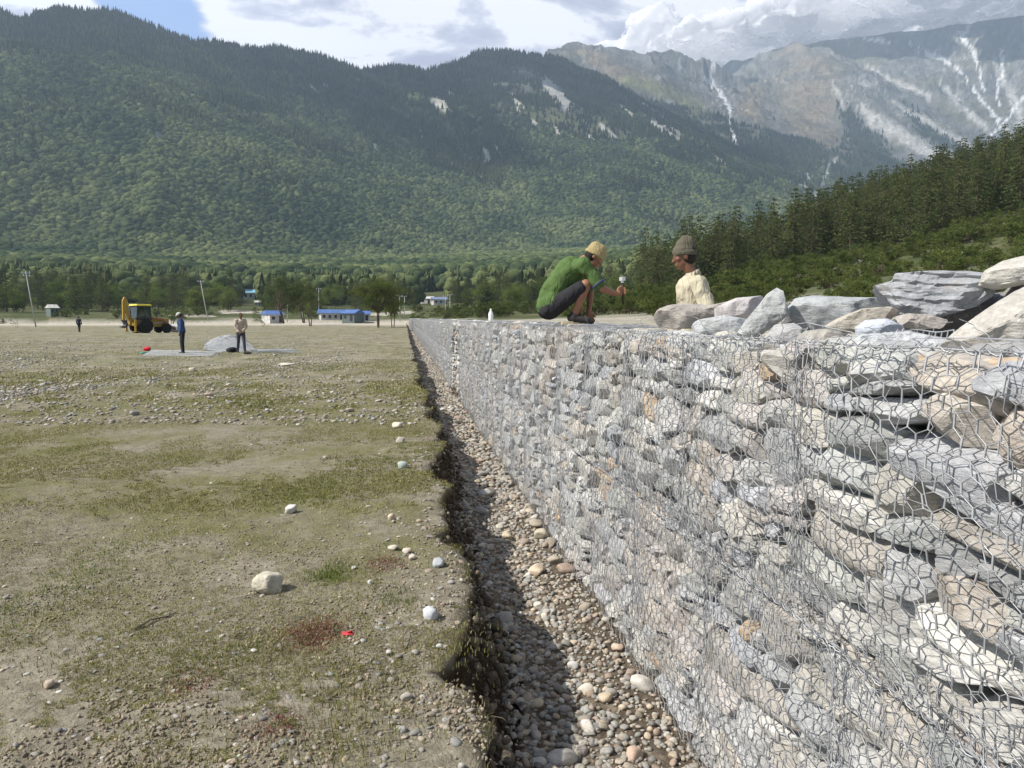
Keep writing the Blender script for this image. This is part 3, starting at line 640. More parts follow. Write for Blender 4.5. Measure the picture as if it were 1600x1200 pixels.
# scrub: willow band right of the wall and bushes up the slope
lst = []
for _ in range(9000):
    if len(lst) >= 250: break
    px = rt.uniform(650, 1700); a = az_of(px)
    r = rt.uniform(75, 240) if px > 880 else rt.uniform(150, 280)
    x, y = r*math.sin(a), r*math.cos(a)
    s = rt.uniform(2.6, 4.6) if px < 1250 else rt.uniform(1.4, 3.8)
    if not ok_xy(x, y, lst, s*.75): continue
    lst.append((x, y))
    place(rt.choice(SHR), 'shrub', (x, y, zmid1(x, y)-.25), s, rt.uniform(0, 6), 'rounded green willow shrub growing behind the stone wall', 'shrub', 'willow shrubs behind the wall')
lst2 = []
for _ in range(5000):
    if len(lst2) >= 230: break
    px = rt.uniform(1130, 1720); a = az_of(px); r = rt.uniform(110, 215); x, y = r*math.sin(a), r*math.cos(a)
    if not ok_xy(x, y, lst2, 2.6): continue
    lst2.append((x, y)); o = place(rt.choice(SHR), 'hillside_bush', (x, y, zmid1(x, y)-.2), rt.uniform(1.6, 4.4), rt.uniform(0, 6), 'green bush on the slope below the cedar wood', 'bush', 'bushes on the slope'); o.name = 'hillside_bush'
lst3 = []
for _ in range(4000):
    if len(lst3) >= 70: break
    px = rt.uniform(960, 1700); a = az_of(px); r = rt.uniform(34, 100); x, y = r*math.sin(a), r*math.cos(a)
    if not ok_xy(x, y, lst3, 2.2): continue
    lst3.append((x, y)); o = place(rt.choice(SHR), 'willow_bush', (x, y, zmid1(x, y)-.2), rt.uniform(1.0, 1.5)*(.6+r/50), rt.uniform(0, 6), 'leafy willow bush rising close behind the stone heap', 'bush', 'bushes close behind the heap'); o.name = 'willow_bush'
# ground litter shrubs across the valley on the left
for _ in range(26):
    px = rt.uniform(0, 640); a = az_of(px); r = rt.uniform(235, 300); x, y = r*math.sin(a), r*math.cos(a)
    place(rt.choice(SHR), 'shrub', (x, y, zmid1(x, y)-.2), rt.uniform(2.2, 4.2), rt.uniform(0, 6), 'low green shrub on the far bank of the riverbed', 'shrub', 'shrubs on the far riverbank')
# forest of the valley floor further back, one mass
N = 2600; a_ = rs.uniform(az_of(-300), az_of(1100), N); rr_ = rs.uniform(430, 660, N); k_ = np.ones(N, bool)
for c0, c1 in ((374, 412), (650, 706), (727, 746)): k_ &= ~((a_ > az_of(c0)) & (a_ < az_of(c1)) & (rr_ < 630))
a_, rr_ = a_[k_], rr_[k_]; N = len(a_); x_, y_ = np.sin(a_)*rr_, np.cos(a_)*rr_
instancer('woodland', np.stack([x_, y_, zmid(x_, y_)-1], -1), rs.uniform(8, 13, N), rs.randint(0, 8, N), rs.uniform(.2, .7, N), pc, 8, 'woods along the foot of the mountain', seed=9)
# ================================================================== GROUND: turf, eroded bank, gravel trench
FLOOR = -0.70; WX = 1.43; SEAM = 0.385; WTOP = 1.415
def edge_x(y):
    y = np.asarray(y, float)
    return np.interp(y, [0, 2, 2.6, 3.3, 4.5, 6, 9, 14, 17, 30, 100, 300], [.25, .24, .27, .31, .37, .36, .40, .40, .37, .40, .5, .7])+(0.10+.06*sstep(4, 12, y))*fbm(y/(.55+.03*np.clip(y, 0, 12)), 0.5, 0, 4, 3, .6)+0.08*fbm(y/2.2, 2.5, 0, 2, 4)-0.15*sstep(.2, .5, fbm(y/.6, 7.5, 0, 2, 23))+sum(a*np.exp(-((y-c)/w_)**2) for c, a, w_ in ((3.45, -.10, .22), (4.5, .05, .4), (5.3, -.12, .2), (7.1, .08, .5), (7.9, -.11, .3), (8.6, -.08, .2), (11.2, .10, .6), (12.4, -.12, .4), (16, .09, 1.1), (18.2, -.14, .5), (19.6, -.08, .4), (26, .10, 1.6), (29, -.15, .8)))
def tz(x, y):
    """turf height"""
    x = np.asarray(x, float); y = np.asarray(y, float)
    near = 1/(1+(np.hypot(x, y)/18)**2)
    h = 0.05*fbm(x/2.1, y/2.1, 0, 4, 6)+0.028*fbm(x/.45, y/.45, 0, 4, 7)*near+0.015*fbm(x/.09, y/.09, 0, 3, 8)*near+0.10*fbm(x/11, y/11, 0, 2, 10)*sstep(3, 20, -x)
    return h-0.03
ys = np.concatenate([np.linspace(-6, .8, 40), np.arange(.84, 9, .035), 9*np.exp(np.arange(1, 150)*0.0256)]); ys = ys[ys < 400]
us = np.concatenate([-np.exp(np.linspace(math.log(700), math.log(7), 110)), -np.arange(6.95, 0.0, -.042)])
nb = 16; nf = 52
tb = np.linspace(0, 1, nb+1)[1:]; tf = np.linspace(0, 1, nf+1)[1:]
YY = ys[:, None]; E = edge_x(ys)[:, None]
XU = E+us[None]*1.0; ZU = tz(XU, YY+0*XU)
ZU = ZU-0.06*np.exp(us[None]/0.05)*(.6+.6*fbm(YY/.3, us[None]*3, 0, 2, 12))
E0 = np.maximum(0, 0)
# bank: overhanging lip, crumbling face
bt = tb[None]; prof = -0.05*np.sin(bt*3.14)*1.2+0.10*bt**3+0.16*bt**6
XB = E+prof+0.055*fbm(YY/.16, bt*3.5, 0, 4, 13)*np.sin(bt*3.14)**.5+0.03*fbm(YY/.05, bt*9, 0, 3, 14)
zt = tz(E, YY)-.06; fl0 = FLOOR+0.10
ZB = zt+(fl0-zt)*bt+0.02*fbm(YY/.1, bt*6, 0, 3, 15)
xb_end = XB[:, -1:]
XF = xb_end+(WX+.5-xb_end)*tf[None]
def fz(x, y, e):
    """trench floor"""
    return FLOOR+0.10*np.exp(-((x-e-.2)/.16)**2*.5)*1.0+0.035*fbm(np.asarray(x)/.5, np.asarray(y)/.5, 0, 4, 16)+0.012*fbm(np.asarray(x)/.09, np.asarray(y)/.09, 0, 3, 17)+0.03
ZF = fz(XF, YY+0*XF, E)
ZF = np.where(XF > WX+.1, ZF-.2, ZF)
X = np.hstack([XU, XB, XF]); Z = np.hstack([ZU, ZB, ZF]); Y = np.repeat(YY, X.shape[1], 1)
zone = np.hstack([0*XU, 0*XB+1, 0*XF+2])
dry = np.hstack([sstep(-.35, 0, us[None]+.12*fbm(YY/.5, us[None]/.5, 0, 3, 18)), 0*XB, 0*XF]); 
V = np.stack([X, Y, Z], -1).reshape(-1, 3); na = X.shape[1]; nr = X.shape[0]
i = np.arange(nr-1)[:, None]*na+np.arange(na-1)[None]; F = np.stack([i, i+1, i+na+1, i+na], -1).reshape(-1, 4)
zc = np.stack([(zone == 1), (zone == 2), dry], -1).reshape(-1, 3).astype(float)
def ground_mat():
    m, t, out = newmat('field_ground'); p = t.add('ShaderNodeNewGeometry').outputs['Position']
    at = t.add('ShaderNodeAttribute', attribute_name='Col'); sp = t.add('ShaderNodeSeparateColor', {0: at.outputs['Color']})
    bank, flo, dry_ = sp.outputs[0], sp.outputs[1], sp.outputs[2]
    s = t.add('ShaderNodeSeparateXYZ', {0: p})
    big = t.noise(t.scalevec(p, (0.55, 1.0, 1)), 0.28, 5, 0.6, 0.3); med = t.noise(p, 1.5, 6, 0.65, 0.2); fine = t.noise(p, 14, 6, 0.7); vf = t.noise(p, 75, 4, 0.7)
    band = t.noise(t.scalevec(p, (0.10, 0.55, 1)), 0.42, 4, 0.6, 0.4)
    soil = t.ramp(fine, [(0.25, (0.11, 0.095, 0.070)), (0.5, (0.235, 0.208, 0.158)), (0.75, (0.37, 0.335, 0.265))])
    grass = t.ramp(vf, [(0.25, (0.058, 0.062, 0.020)), (0.5, (0.135, 0.135, 0.046)), (0.75, (0.225, 0.212, 0.088))])
    cov = t.math('ADD', t.math('MULTIPLY', big, 0.75), t.math('MULTIPLY', med, 0.55)); cov = t.math('ADD', cov, t.math('MULTIPLY', band, 0.22))
    cov = t.math('ADD', cov, t.math('MULTIPLY', fine, 0.35))
    nearsoil = t.maprange(s.outputs[1], 1.5, 7.0, 0.14, 0.0)
    cov = t.math('SUBTRACT', cov, nearsoil)
    cov = t.math('SUBTRACT', t.maprange(cov, 0.81, 1.07), t.math('MULTIPLY', dry_, 0.8), clamp=True)
    c = t.mix(t.math('MULTIPLY', cov, 0.85), soil, grass)
    redn = t.noise(p, 0.8, 4, 0.6, 0.5); red = t.maprange(t.math('ADD', redn, t.math('MULTIPLY', fine, .12)), 0.72, 0.78)
    c = t.mix(t.math('MULTIPLY', red, 0.55), c, (0.22, 0.125, 0.095))
    dk = t.maprange(t.noise(p, 4.0, 6, 0.75, .6), 0.56, 0.72); c = t.mix(t.math('MULTIPLY', dk, 0.5), c, (0.085, 0.070, 0.042))
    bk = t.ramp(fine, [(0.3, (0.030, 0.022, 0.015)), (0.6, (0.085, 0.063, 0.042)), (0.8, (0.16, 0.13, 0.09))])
    gr = t.ramp(fine, [(0.3, (0.07, 0.055, 0.04)), (0.5, (0.16, 0.13, 0.10)), (0.72, (0.30, 0.26, 0.20))])
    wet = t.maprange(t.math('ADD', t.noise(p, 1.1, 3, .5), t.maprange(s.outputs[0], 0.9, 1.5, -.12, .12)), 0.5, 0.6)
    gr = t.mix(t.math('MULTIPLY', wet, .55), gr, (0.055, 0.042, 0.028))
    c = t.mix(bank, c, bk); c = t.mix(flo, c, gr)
    stony = t.math('MULTIPLY', t.maprange(s.outputs[1], 13, 26), t.maprange(t.math('ADD', band, t.math('MULTIPLY', fine, .3)), .52, .68)); c = t.mix(t.math('MULTIPLY', stony, .45), c, t.ramp(vf, [(.3, (.16, .145, .12)), (.7, (.36, .33, .28))]))
    fm = t.noise(t.scalevec(p, (1, .45, 1)), 0.9, 5, .7, .3); fz2 = t.maprange(s.outputs[1], 8, 22)
    c = t.mix(t.math('MULTIPLY', fz2, .75), c, t.mix(1.0, c, t.ramp(fm, [(.30, (.42, .44, .36)), (.5, (.92, .95, .85)), (.66, (1.35, 1.32, 1.28))]), 'MULTIPLY'))
    far = t.maprange(t.math('ADD', s.outputs[1], t.math('MULTIPLY', fm, 60)), 165, 230)
    c = t.mix(far, c, t.ramp(fine, [(.3, (0.34, 0.30, 0.24)), (.7, (0.50, 0.46, 0.39))]))
    h = t.math('ADD', t.math('MULTIPLY', fine, 1.0), t.math('MULTIPLY', vf, 0.4)); h = t.math('ADD', h, t.math('MULTIPLY', t.noise(p, 4.0, 6, 0.75, .6), 1.2))
    finish(t, out, c, 0.95, 0.1, bump=h, bstr=1.0, bdist=0.022); return m
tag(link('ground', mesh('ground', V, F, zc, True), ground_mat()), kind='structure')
# ================================================================== STONES
def rock_shape(seed, sub=3, box=5.0, cuts=9, rough=0.06, layer=0.0):
    """angular (box>2) or rounded stone in a unit box"""
    r = np.random.RandomState(seed); v, f = ICO[sub]; v = v.copy()
    v /= (np.abs(v)**box).sum(1, keepdims=True)**(1/box)
    v *= 1+0.10*fbm(v[:, 0]*.9+seed, v[:, 1]*.9, v[:, 2]*.9, 2, seed)[:, None]
    for k in range(cuts):
        n = r.normal(size=3); n /= np.linalg.norm(n); d = r.uniform(.62, .98)*(np.abs(n).sum()**.5 if box > 3 else 1)
        h = v @ n; m = h > d; v[m] -= (h[m]-d)[:, None]*n[None]*(1.0 if box > 3 else r.uniform(.75, 1))
    if rough: v *= 1+rough*fbm(v[:, 0]*2.2, v[:, 1]*2.2+seed, v[:, 2]*2.6, 4, seed+1)[:, None]
    if layer:
        zq = v[:, 2]*7+.6*fbm(v[:, 0], v[:, 1], 0, 2, seed); st = vnoise(np.floor(zq)*3.7+seed, 0.5, 0.5, seed+2)*layer
        v[:, :2] *= (1+st+layer*.5*fbm(v[:, 0]*3, v[:, 1]*3, zq, 3, seed+5))[:, None]
    mn, mx = v.min(0), v.max(0); v = (v-(mn+mx)/2)/(mx-mn); return v, f
def rotm(rx, ry, rz):
    cx, sx, cy, sy, cz, sz = np.cos(rx), np.sin(rx), np.cos(ry), np.sin(ry), np.cos(rz), np.sin(rz)
    return np.stack([np.stack([cy*cz, sx*sy*cz-cx*sz, cx*sy*cz+sx*sz], -1), np.stack([cy*sz, sx*sy*sz+cx*cz, cx*sy*sz-sx*cz], -1), np.stack([-sy, sx*cy, cx*cy], -1)], -2)
def merged_rocks(shapes, idx, P, S, Rt, Cc):
    """many stones as one mesh"""
    Vs, Fs, Cs, n = [], [], [], 0; M = rotm(Rt[:, 0], Rt[:, 1], Rt[:, 2])
    for k, (v, f) in enumerate(shapes):
        q = np.where(idx == k)[0]
        if len(q) == 0: continue
        vv = v[None]*S[q][:, None]; vv = np.einsum('nij,nkj->nki', M[q], vv)+P[q][:, None]
        Vs.append(vv.reshape(-1, 3)); Fs.append((f[None]+(np.arange(len(q))*len(v))[:, None, None]+n).reshape(-1, 3)); n += len(q)*len(v)
        Cs.append(np.repeat(Cc[q], len(v), 0))
    return np.vstack(Vs), np.vstack(Fs), np.vstack(Cs)
GREYS = np.array([(.44, .44, .43), (.38, .385, .39), (.49, .485, .47), (.34, .35, .345), (.42, .43, .455), (.46, .44, .40), (.43, .40, .36), (.52, .51, .48), (.41, .415, .39), (.44, .41, .39)])*0.97
PEBC = np.array([(.33, .30, .25), (.38, .355, .305), (.27, .26, .24), (.31, .27, .215), (.45, .43, .39), (.26, .26, .24), (.31, .24, .19), (.34, .31, .28), (.42, .35, .26), (.23, .21, .19)])
M_ROCK = rock_mat('schist', 1.0, 1.0, 0.7); M_PEB = rock_mat('river_stone', 0.15, 2.0, 0.35)
PEB = [rock_shape(600+k, 2, 2.3, 4, .05) for k in range(10)]; PEBH = [rock_shape(620+k, 3, 2.4, 5, .05) for k in range(8)]
PEBL = [rock_shape(640+k, 1, 2.2, 2, .05) for k in range(6)]
rg = np.random.RandomState(77)
# --- gravel in the trench (one mass)
def trench_xy(n, y0, y1, pw=1.0):
    y = y0+(y1-y0)*rg.uniform(0, 1, n)**pw; e = edge_x(y); x = e-.02+(WX-.0-e)*rg.uniform(0, 1, n); return x, y, e
def gravel(n, y0, y1, s0, s1, shp, pw, dens=None, sink=.25):
    x, y, e = trench_xy(n, y0, y1, pw); s = s0*(s1/s0)**(rg.uniform(0, 1, n)**1.6)
    k = (1.7*fbm(x/.35, y/.35, 0, 3, 91)+rg.uniform(-.5, .5, n)) > (.0+1.5*sstep(.80, 1.25, x)*(1-sstep(4, 9, y))) if dens is None else np.ones(n, bool)
    x, y, e, s = x[k], y[k], e[k], s[k]; n = len(x)
    S = np.stack([s, s*rg.uniform(.65, 1, n), s*rg.uniform(.4, .75, n)], -1)
    Rt = np.stack([rg.normal(0, .25, n), rg.normal(0, .25, n), rg.uniform(0, 6.28, n)], -1)
    P = np.stack([x, y, fz(x, y, e)+S[:, 2]*sink], -1); C_ = PEBC[rg.randint(0, len(PEBC), n)]*rg.uniform(.75, 1.15, (n, 1))
    return merged_rocks(shp, rg.randint(0, len(shp), n), P, S, Rt, C_)
parts = [gravel(9000, 1.0, 9, .016, .055, PEB, 1.2, 1), gravel(2600, 1.0, 12, .04, .085, PEBH, 1.2), gravel(9000, 9, 40, .035, .10, PEBL, 1.3, 1), gravel(5000, 40, 230, .08, .22, PEBL, 1.3, 1)]
def join(ps):
    n = 0; A, B, C_ = [], [], []
    for v, f, c in ps: A.append(v); B.append(f+n); C_.append(c); n += len(v)
    return np.vstack(A), np.vstack(B), np.vstack(C_)
v, f, c = join(parts); tag(link('gravel', mesh('gravel', v, f, c, True), M_PEB), 'tan and grey river gravel covering the trench floor', kind='stuff')
PEBM = [mesh('stone', *q, cols=np.ones((len(q[0]), 3)), smooth=True) for q in [rock_shape(660+k, 3, 2.5, 7, .06) for k in range(12)]]
ROKM = [mesh('stone', *q, cols=np.ones((len(q[0]), 3)), smooth=True) for q in [rock_shape(680+k, 3, 4, 12, .06) for k in range(12)]]
def stone(name, me, mat, loc, size, rot, col, label, cat='stone', group=None):
    o = link(name, me, mat, None, loc, rot, size); o.color = tuple(col)+(1,); return tag(o, label, cat, group)
# --- larger cobbles in the trench, each a thing
big = [(845, 835, .17, (.46, .42, .33), 'large rounded tan cobble in the sunlit middle of the trench'), (792, 838, .13, (.50, .44, .33), 'yellowish block beside the largest cobble of the trench'),
       (918, 1135, .10, (.62, .58, .52), 'pale cream cobble at the shadow edge near the bottom of the trench'), (990, 1178, .10, (.48, .36, .28), 'reddish tan cobble lowest in the trench'),
       (840, 945, .07, (.62, .58, .48), 'white rounded cobble just outside the bank shadow'), (851, 963, .065, (.62, .57, .48), 'white cobble touching the shadow edge below another white one'),
       (965, 1012, .08, (.55, .42, .33), 'pinkish angular cobble by the foot of the wall'), (895, 1040, .075, (.60, .60, .58), 'smooth white egg shaped cobble beside the mossy patch'),
       (916, 1078, .10, (.58, .52, .45), 'cream angular cobble below the mossy patch'), (799, 1040, .075, (.30, .19, .14), 'dark reddish cobble inside the bank shadow'),
       (697, 655, .10, (.35, .35, .34), 'dark cobble far up the trench against the bank')]
for px, py, s, col, lab in big:
    p = at_z(px, py, FLOOR+.03+s*.25); stone('cobble', random.choice(PEBM), M_PEB, p, (s, s*.8, s*.68), (random.uniform(-.2, .2), .1, random.uniform(0, 6)), col, lab, 'cobble')
x, y, e = trench_xy(240, 1.2, 26, 1.5)
for k in range(240):
    if x[k] > WX-.06: x[k] = WX-.08
    s = .05*(3.0)**(rg.rand()**2)*(1+y[k]/30); col = PEBC[rg.randint(10)]*rg.uniform(.9, 1.25)
    stone('cobble', PEBM[k % 12], M_PEB, (x[k], y[k], float(fz(x[k], y[k], e[k]))+s*.18), (s, s*rg.uniform(.65, .95), s*rg.uniform(.45, .7)), (rg.normal(0, .2), rg.normal(0, .2), rg.uniform(0, 6.28)), col,
          'rounded river cobble lying in the gravel of the trench', 'cobble', 'cobbles lying in the trench')
# --- stones out on the turf
named = [(418, 913, .175, .125, (.52, .475, .37), 'large cream boulder alone on the near grass casting a shadow'), (455, 788, .10, .065, (.62, .60, .55), 'pale angular stone on the turf behind the cream boulder'),
         (672, 960, .085, .06, (.60, .61, .63), 'blue grey rounded stone near the bank edge'), (685, 882, .085, .05, (.42, .44, .46), 'slate grey stone half buried at the bank edge'),
         (621, 661, .14, .09, (.66, .60, .50), 'cream stone near the bank edge far from the camera'), (626, 688, .11, .08, (.46, .44, .38), 'grey brown stone just nearer than the cream one by the bank'),
         (629, 727, .10, .07, (.47, .55, .50), 'greenish grey rounded stone by the bank'), (614, 853, .07, .03, (.66, .60, .50), 'flat cream stone in a cluster at the bank'),
         (636, 858, .07, .035, (.62, .54, .45), 'pinkish stone in the cluster at the bank'), (645, 868, .06, .04, (.64, .58, .50), 'rounded cream stone lowest in the bank cluster'),
         (553, 883, .03, .02, (.70, .68, .64), 'small white pebble on the grass'), (578, 909, .03, .025, (.74, .74, .72), 'small bright white pebble left of the grey stone'), (612, 803, .06, .05, (.62, .48, .34), 'orange tan stone on the turf near the bank'),
         (686, 1002, .03, .02, (.62, .62, .60), 'tiny white pebble below the blue grey stone'), (76, 1056, .05, .035, (.45, .36, .28), 'brown stone low at the left of the near ground'), (635, 1075, .05, .03, (.45, .42, .36), 'earthy stone on the bare near ground'),
         (300, 576, .22, .13, (.62, .56, .42), 'pale yellow stone on the turf in front of the workers'), (447, 566, .5, .10, (.62, .57, .47), 'long flat pale stone on the turf behind the boulder'), (508, 712, .05, .03, (.55, .5, .4), 'small tan pebble mid field')]
BIGM = mesh('stone', *(lambda q: (q[0]*(1+.02*fbm(q[0][:, 0]*12, q[0][:, 1]*12, q[0][:, 2]*12, 3, 3)[:, None]), q[1]))(rock_shape(672, 5, 2.5, 5, .09)), cols=np.ones((len(ICO[5][0]), 3)), smooth=True)
for px, py, s, hh, col, lab in named:
    p = at_z(px, py+3, 0.0); z = float(tz(p.x, p.y)); p.z = z+hh*.33
    stone('turf_stone', BIGM if s == .175 else random.choice(ROKM if s > .07 else PEBM), M_PEB, p, (s, s*.8, hh*(1.0 if s == .175 else 1.15)), (random.uniform(-.1, .1), random.uniform(-.1, .1), random.uniform(0, 6)), np.array(col)*.82, lab)
def turf_stones(n, fn, s0, s1):
    out = []
    while len(out) < n:
        px, py = fn(); p = at_z(px, py, 0)
        if p.x > edge_x(p.y)-.05: continue
        out.append((p.x, p.y, s0*(s1/s0)**(rg.uniform()**1.5)))
    return out
def bandfn():
    while True:
        px, py = rg.uniform(-60, 665), rg.uniform(511, 660); p = at_z(px, py, 0)
        wgt = np.interp(py, [511, 520, 560, 600, 630, 660], [.55, .75, .8, .45, .3, .1])-.25*sstep(420, 660, px)*sstep(560, 600, py)
        if rg.rand() < .12 or float(fbm(p.x/3.2, p.y/(2.0+p.y*.12), 0, 3, 151))*1.1+wgt > .55+.25*rg.rand(): return px, py
SG = 'pale stones strewn over the field'
for x, y, s in turf_stones(230, bandfn, .07, .17):
    z = float(tz(x, y)); stone('field_stone', ROKM[rg.randint(12)], M_PEB, (x, y, z+s*.15), (s, s*rg.uniform(.6, .95), s*rg.uniform(.35, .6)), (rg.normal(0, .15), rg.normal(0, .15), rg.uniform(0, 6.28)), PEBC[rg.randint(10)]*rg.uniform(1.0, 1.3), 'pale stone among many strewn over the turf in the middle distance', 'stone', SG)
def strewn(lst, shp):
    a = np.array(lst); n = len(a); s = a[:, 2]; S = np.stack([s, s*rg.uniform(.6, .95, n), s*rg.uniform(.3, .6, n)], -1)
    Rt = np.stack([rg.normal(0, .2, n), rg.normal(0, .2, n), rg.uniform(0, 6.28, n)], -1)
    return merged_rocks(shp, rg.randint(0, len(shp), n), np.stack([a[:, 0], a[:, 1], tz(a[:, 0], a[:, 1])+S[:, 2]*.15], -1), S, Rt, PEBC[rg.randint(0, 10, n)]*rg.uniform(.65, 1.05, (n, 1)))
def nearfn(): 
    return rg.uniform(-40, 780), 640+580*rg.rand()**1.2
def edgefn():
    py = 560+600*rg.rand(); p = at_z(600, py, 0); X_ = edge_x(p.y)-abs(rg.normal(0, .28)); q = Vector((X_, p.y, 0))-Vector((0, 0, CAMZ)); return 800+FPX*q.dot(RT)/q.dot(FW), py
pr = [strewn(turf_stones(17000, bandfn, .025, .11), PEBL), strewn(turf_stones(1500, nearfn, .008, .035), PEB), strewn(turf_stones(550, edgefn, .01, .05), PEB)]
v, f, c = join(pr); tag(link('pebbles', mesh('pebbles', v, f, c, True), M_PEB), 'small stones and pebbles strewn over the turf', kind='stuff')
# --- soil clods on the bank and near ground
x = np.array([]); n = 2600; y = 1.2+rg.uniform(0, 1, n)**1.5*16; tt = rg.uniform(0, 1, n)
e = edge_x(y); x = e+np.interp(tt, [0, 1], [-.02, .22])+rg.normal(0, .02, n); z = tz(e, y)-.03+(FLOOR+.14-tz(e, y))*tt
s = .012*(6.0)**(rg.uniform(0, 1, n)**2.2); S = np.stack([s, s*.8, s*.7], -1)
CLOD = [rock_shape(870+k, 2, 4, 9, .12) for k in range(6)]
v1 = merged_rocks(CLOD, rg.randint(0, 6, n), np.stack([x, y, z], -1), S, rg.uniform(0, 6, (n, 3)), np.array([[.10, .08, .055]])*rg.uniform(.5, 1.9, (n, 1)))
n = 9000; lst = []
px = rg.uniform(0, 760, n); py = 640+575*rg.uniform(0, 1, n)**.8
P = np.array([tuple(at_z(a, b, 0)) for a, b in zip(px, py)]); k = (P[:, 0] < edge_x(P[:, 1])) & (fbm(P[:, 0]/.5, P[:, 1]/.5, 0, 3, 33) > .02); P = P[k]; n = len(P)
s = rg.uniform(.006, .022, n); S = np.stack([s, s*.8, s*.6], -1); P[:, 2] = tz(P[:, 0], P[:, 1])+s*.1
v2 = merged_rocks(PEBL, rg.randint(0, 6, n), P, S, rg.uniform(0, 6, (n, 3)), np.array([[.27, .22, .15]])*rg.uniform(.5, 1.2, (n, 1)))
v, f, c = join([v1, v2]); M_SOIL = rock_mat('soil_clods', 0.0, 4.0, 0.6)
tag(link('dirt', mesh('dirt', v, f, c), M_SOIL), 'crumbled dark soil clods of the eroded bank', kind='stuff')
# --- grass
def blades(P, h, col, r, lean=.5, wid=.0022):
    n = len(P); a = r.uniform(0, 6.28, n); ln = r.uniform(.1, lean, n)*h; w_ = wid*(1+0*h)*r.uniform(.6, 1.4, n)
    t_ = np.stack([np.cos(a), np.sin(a), 0*a], -1); b_ = np.stack([-np.sin(a), np.cos(a), 0*a], -1)
    v0 = P-b_*w_[:, None]; v1 = P+b_*w_[:, None]; m = P+t_*(ln*.35)[:, None]; m[:, 2] += h*.6; v2 = m+b_*w_[:, None]*.7; v3 = m-b_*w_[:, None]*.7
    tip = P+t_*ln[:, None]; tip[:, 2] += h*(1-.25*ln/np.maximum(h, 1e-4)); v4 = tip+b_*w_[:, None]*.1; v5 = tip-b_*w_[:, None]*.1
    V = np.stack([v0, v1, v2, v3, v4, v5], 1).reshape(-1, 3); k = np.arange(n)[:, None]*6
    F = np.vstack([k+np.array([0, 1, 2, 3]), k+np.array([3, 2, 4, 5])]); return V, F, np.repeat(col, 6, 0)
GC = np.array([(.12, .14, .035), (.19, .195, .06), (.27, .25, .105), (.34, .30, .165), (.16, .17, .05), (.40, .355, .225)])
def grassy(n, pxr, pyr, h0, h1, clump, thr, seed, green=0.0, wid=.0016):
    r = np.random.RandomState(seed); px = r.uniform(*pxr, n); py = pyr[0]+(pyr[1]-pyr[0])*r.uniform(0, 1, n)
    dx = ((px-800)/FPX)[:, None]*np.array(RT)[None]+((600-py)/FPX)[:, None]*np.array(UP)[None]+np.array(FW)[None]; P = np.array([0, 0, CAMZ])+dx*((0-CAMZ)/dx[:, 2:3])
    P[:, 0] += r.normal(0, clump, n)*0
    nn = fbm(P[:, 0]/.55, P[:, 1]/.9, 0, 4, 95)+.5*fbm(P[:, 0]/.07, P[:, 1]/.07, 0, 2, 96)+.6*fbm(P[:, 0]/2.8, P[:, 1]/2.8, 0, 2, 97)
    nn = nn-.55*sstep(.9, 0, edge_x(P[:, 1])-P[:, 0])*sstep(8, 4, P[:, 1])
    k = (nn > thr) & (P[:, 0] < edge_x(P[:, 1])-.0) ; k &= r.uniform(0, 1, n) < np.minimum(sstep(pyr[0]-1, pyr[0]+45, py+12*fbm(px/40, py/15, 0, 2, 9)), 1-sstep(pyr[1]-45, pyr[1]+1, py+12*fbm(px/40, py/15, 0, 2, 9)) if pyr[1] < 1100 else 1)
    P = P[k]; nn = nn[k]; P[:, 2] = tz(P[:, 0], P[:, 1])-.003
    h = r.uniform(h0, h1, len(P))*(1+.6*np.clip(nn-thr, 0, 1))
    gsel = np.clip(r.normal(2.2-2.0*fbm(P[:, 0]/.8, P[:, 1]/.8, 0, 3, 98)-green, 1.1, len(P)), 0, 5).astype(int)
    return blades(P, h, GC[gsel]*r.uniform(.7, 1.15, (len(P), 1)), r, 1.9, wid)
G = [grassy(130000, (-40, 800), (740, 1230), .005, .016, 0, .0, 1), grassy(170000, (-40, 760), (590, 800), .008, .026, 0, -.3, 2, wid=.003), grassy(90000, (-40, 700), (522, 650), .015, .05, 0, 0.0, 3, wid=.009)]
# tufts: green clump mid field, clump at the left, hanging grass along the bank lip
def tuft(px, py, rad, n, h, cols, seed):
    r = np.random.RandomState(seed); c0 = at_z(px, py, 0); P = np.stack([c0.x+r.normal(0, rad, n), c0.y+r.normal(0, rad*1.3, n), np.zeros(n)], -1); P[:, 2] = tz(P[:, 0], P[:, 1])-.004
    return blades(P, r.uniform(.4, 1, n)*h, np.array(cols)[r.randint(0, len(cols), n)]*r.uniform(.8, 1.2, (n, 1)), r, .9, .0022)
GR = [(.10, .15, .03), (.13, .18, .04), (.18, .19, .06)]; RD = [(.22, .10, .075), (.27, .14, .10), (.18, .10, .07)]; ST = [(.30, .26, .14), (.22, .21, .09), (.15, .16, .05)]
for a in [(515, 895, .07, 420, .05, GR, 1), (40, 930, .16, 450, .035, GR, 2), (120, 905, .14, 300, .035, GR, 22), (180, 850, .2, 900, .03, GR, 23), (490, 985, .075, 1500, .03, RD, 3), (600, 880, .07, 700, .02, RD, 4), (430, 1130, .06, 600, .02, RD, 44), (300, 1060, .06, 500, .02, RD, 45),
          (620, 930, .09, 300, .035, GR, 5), (690, 1000, .12, 500, .028, ST, 6), (560, 1060, .12, 700, .04, ST, 7), (380, 1010, .15, 900, .035, ST, 8), (640, 1110, .12, 500, .025, ST, 9), (250, 1180, .15, 700, .04, ST, 10), (540, 1150, .1, 600, .05, ST, 11), (150, 1000, .2, 900, .03, ST, 12)]: G.append(tuft(*a))
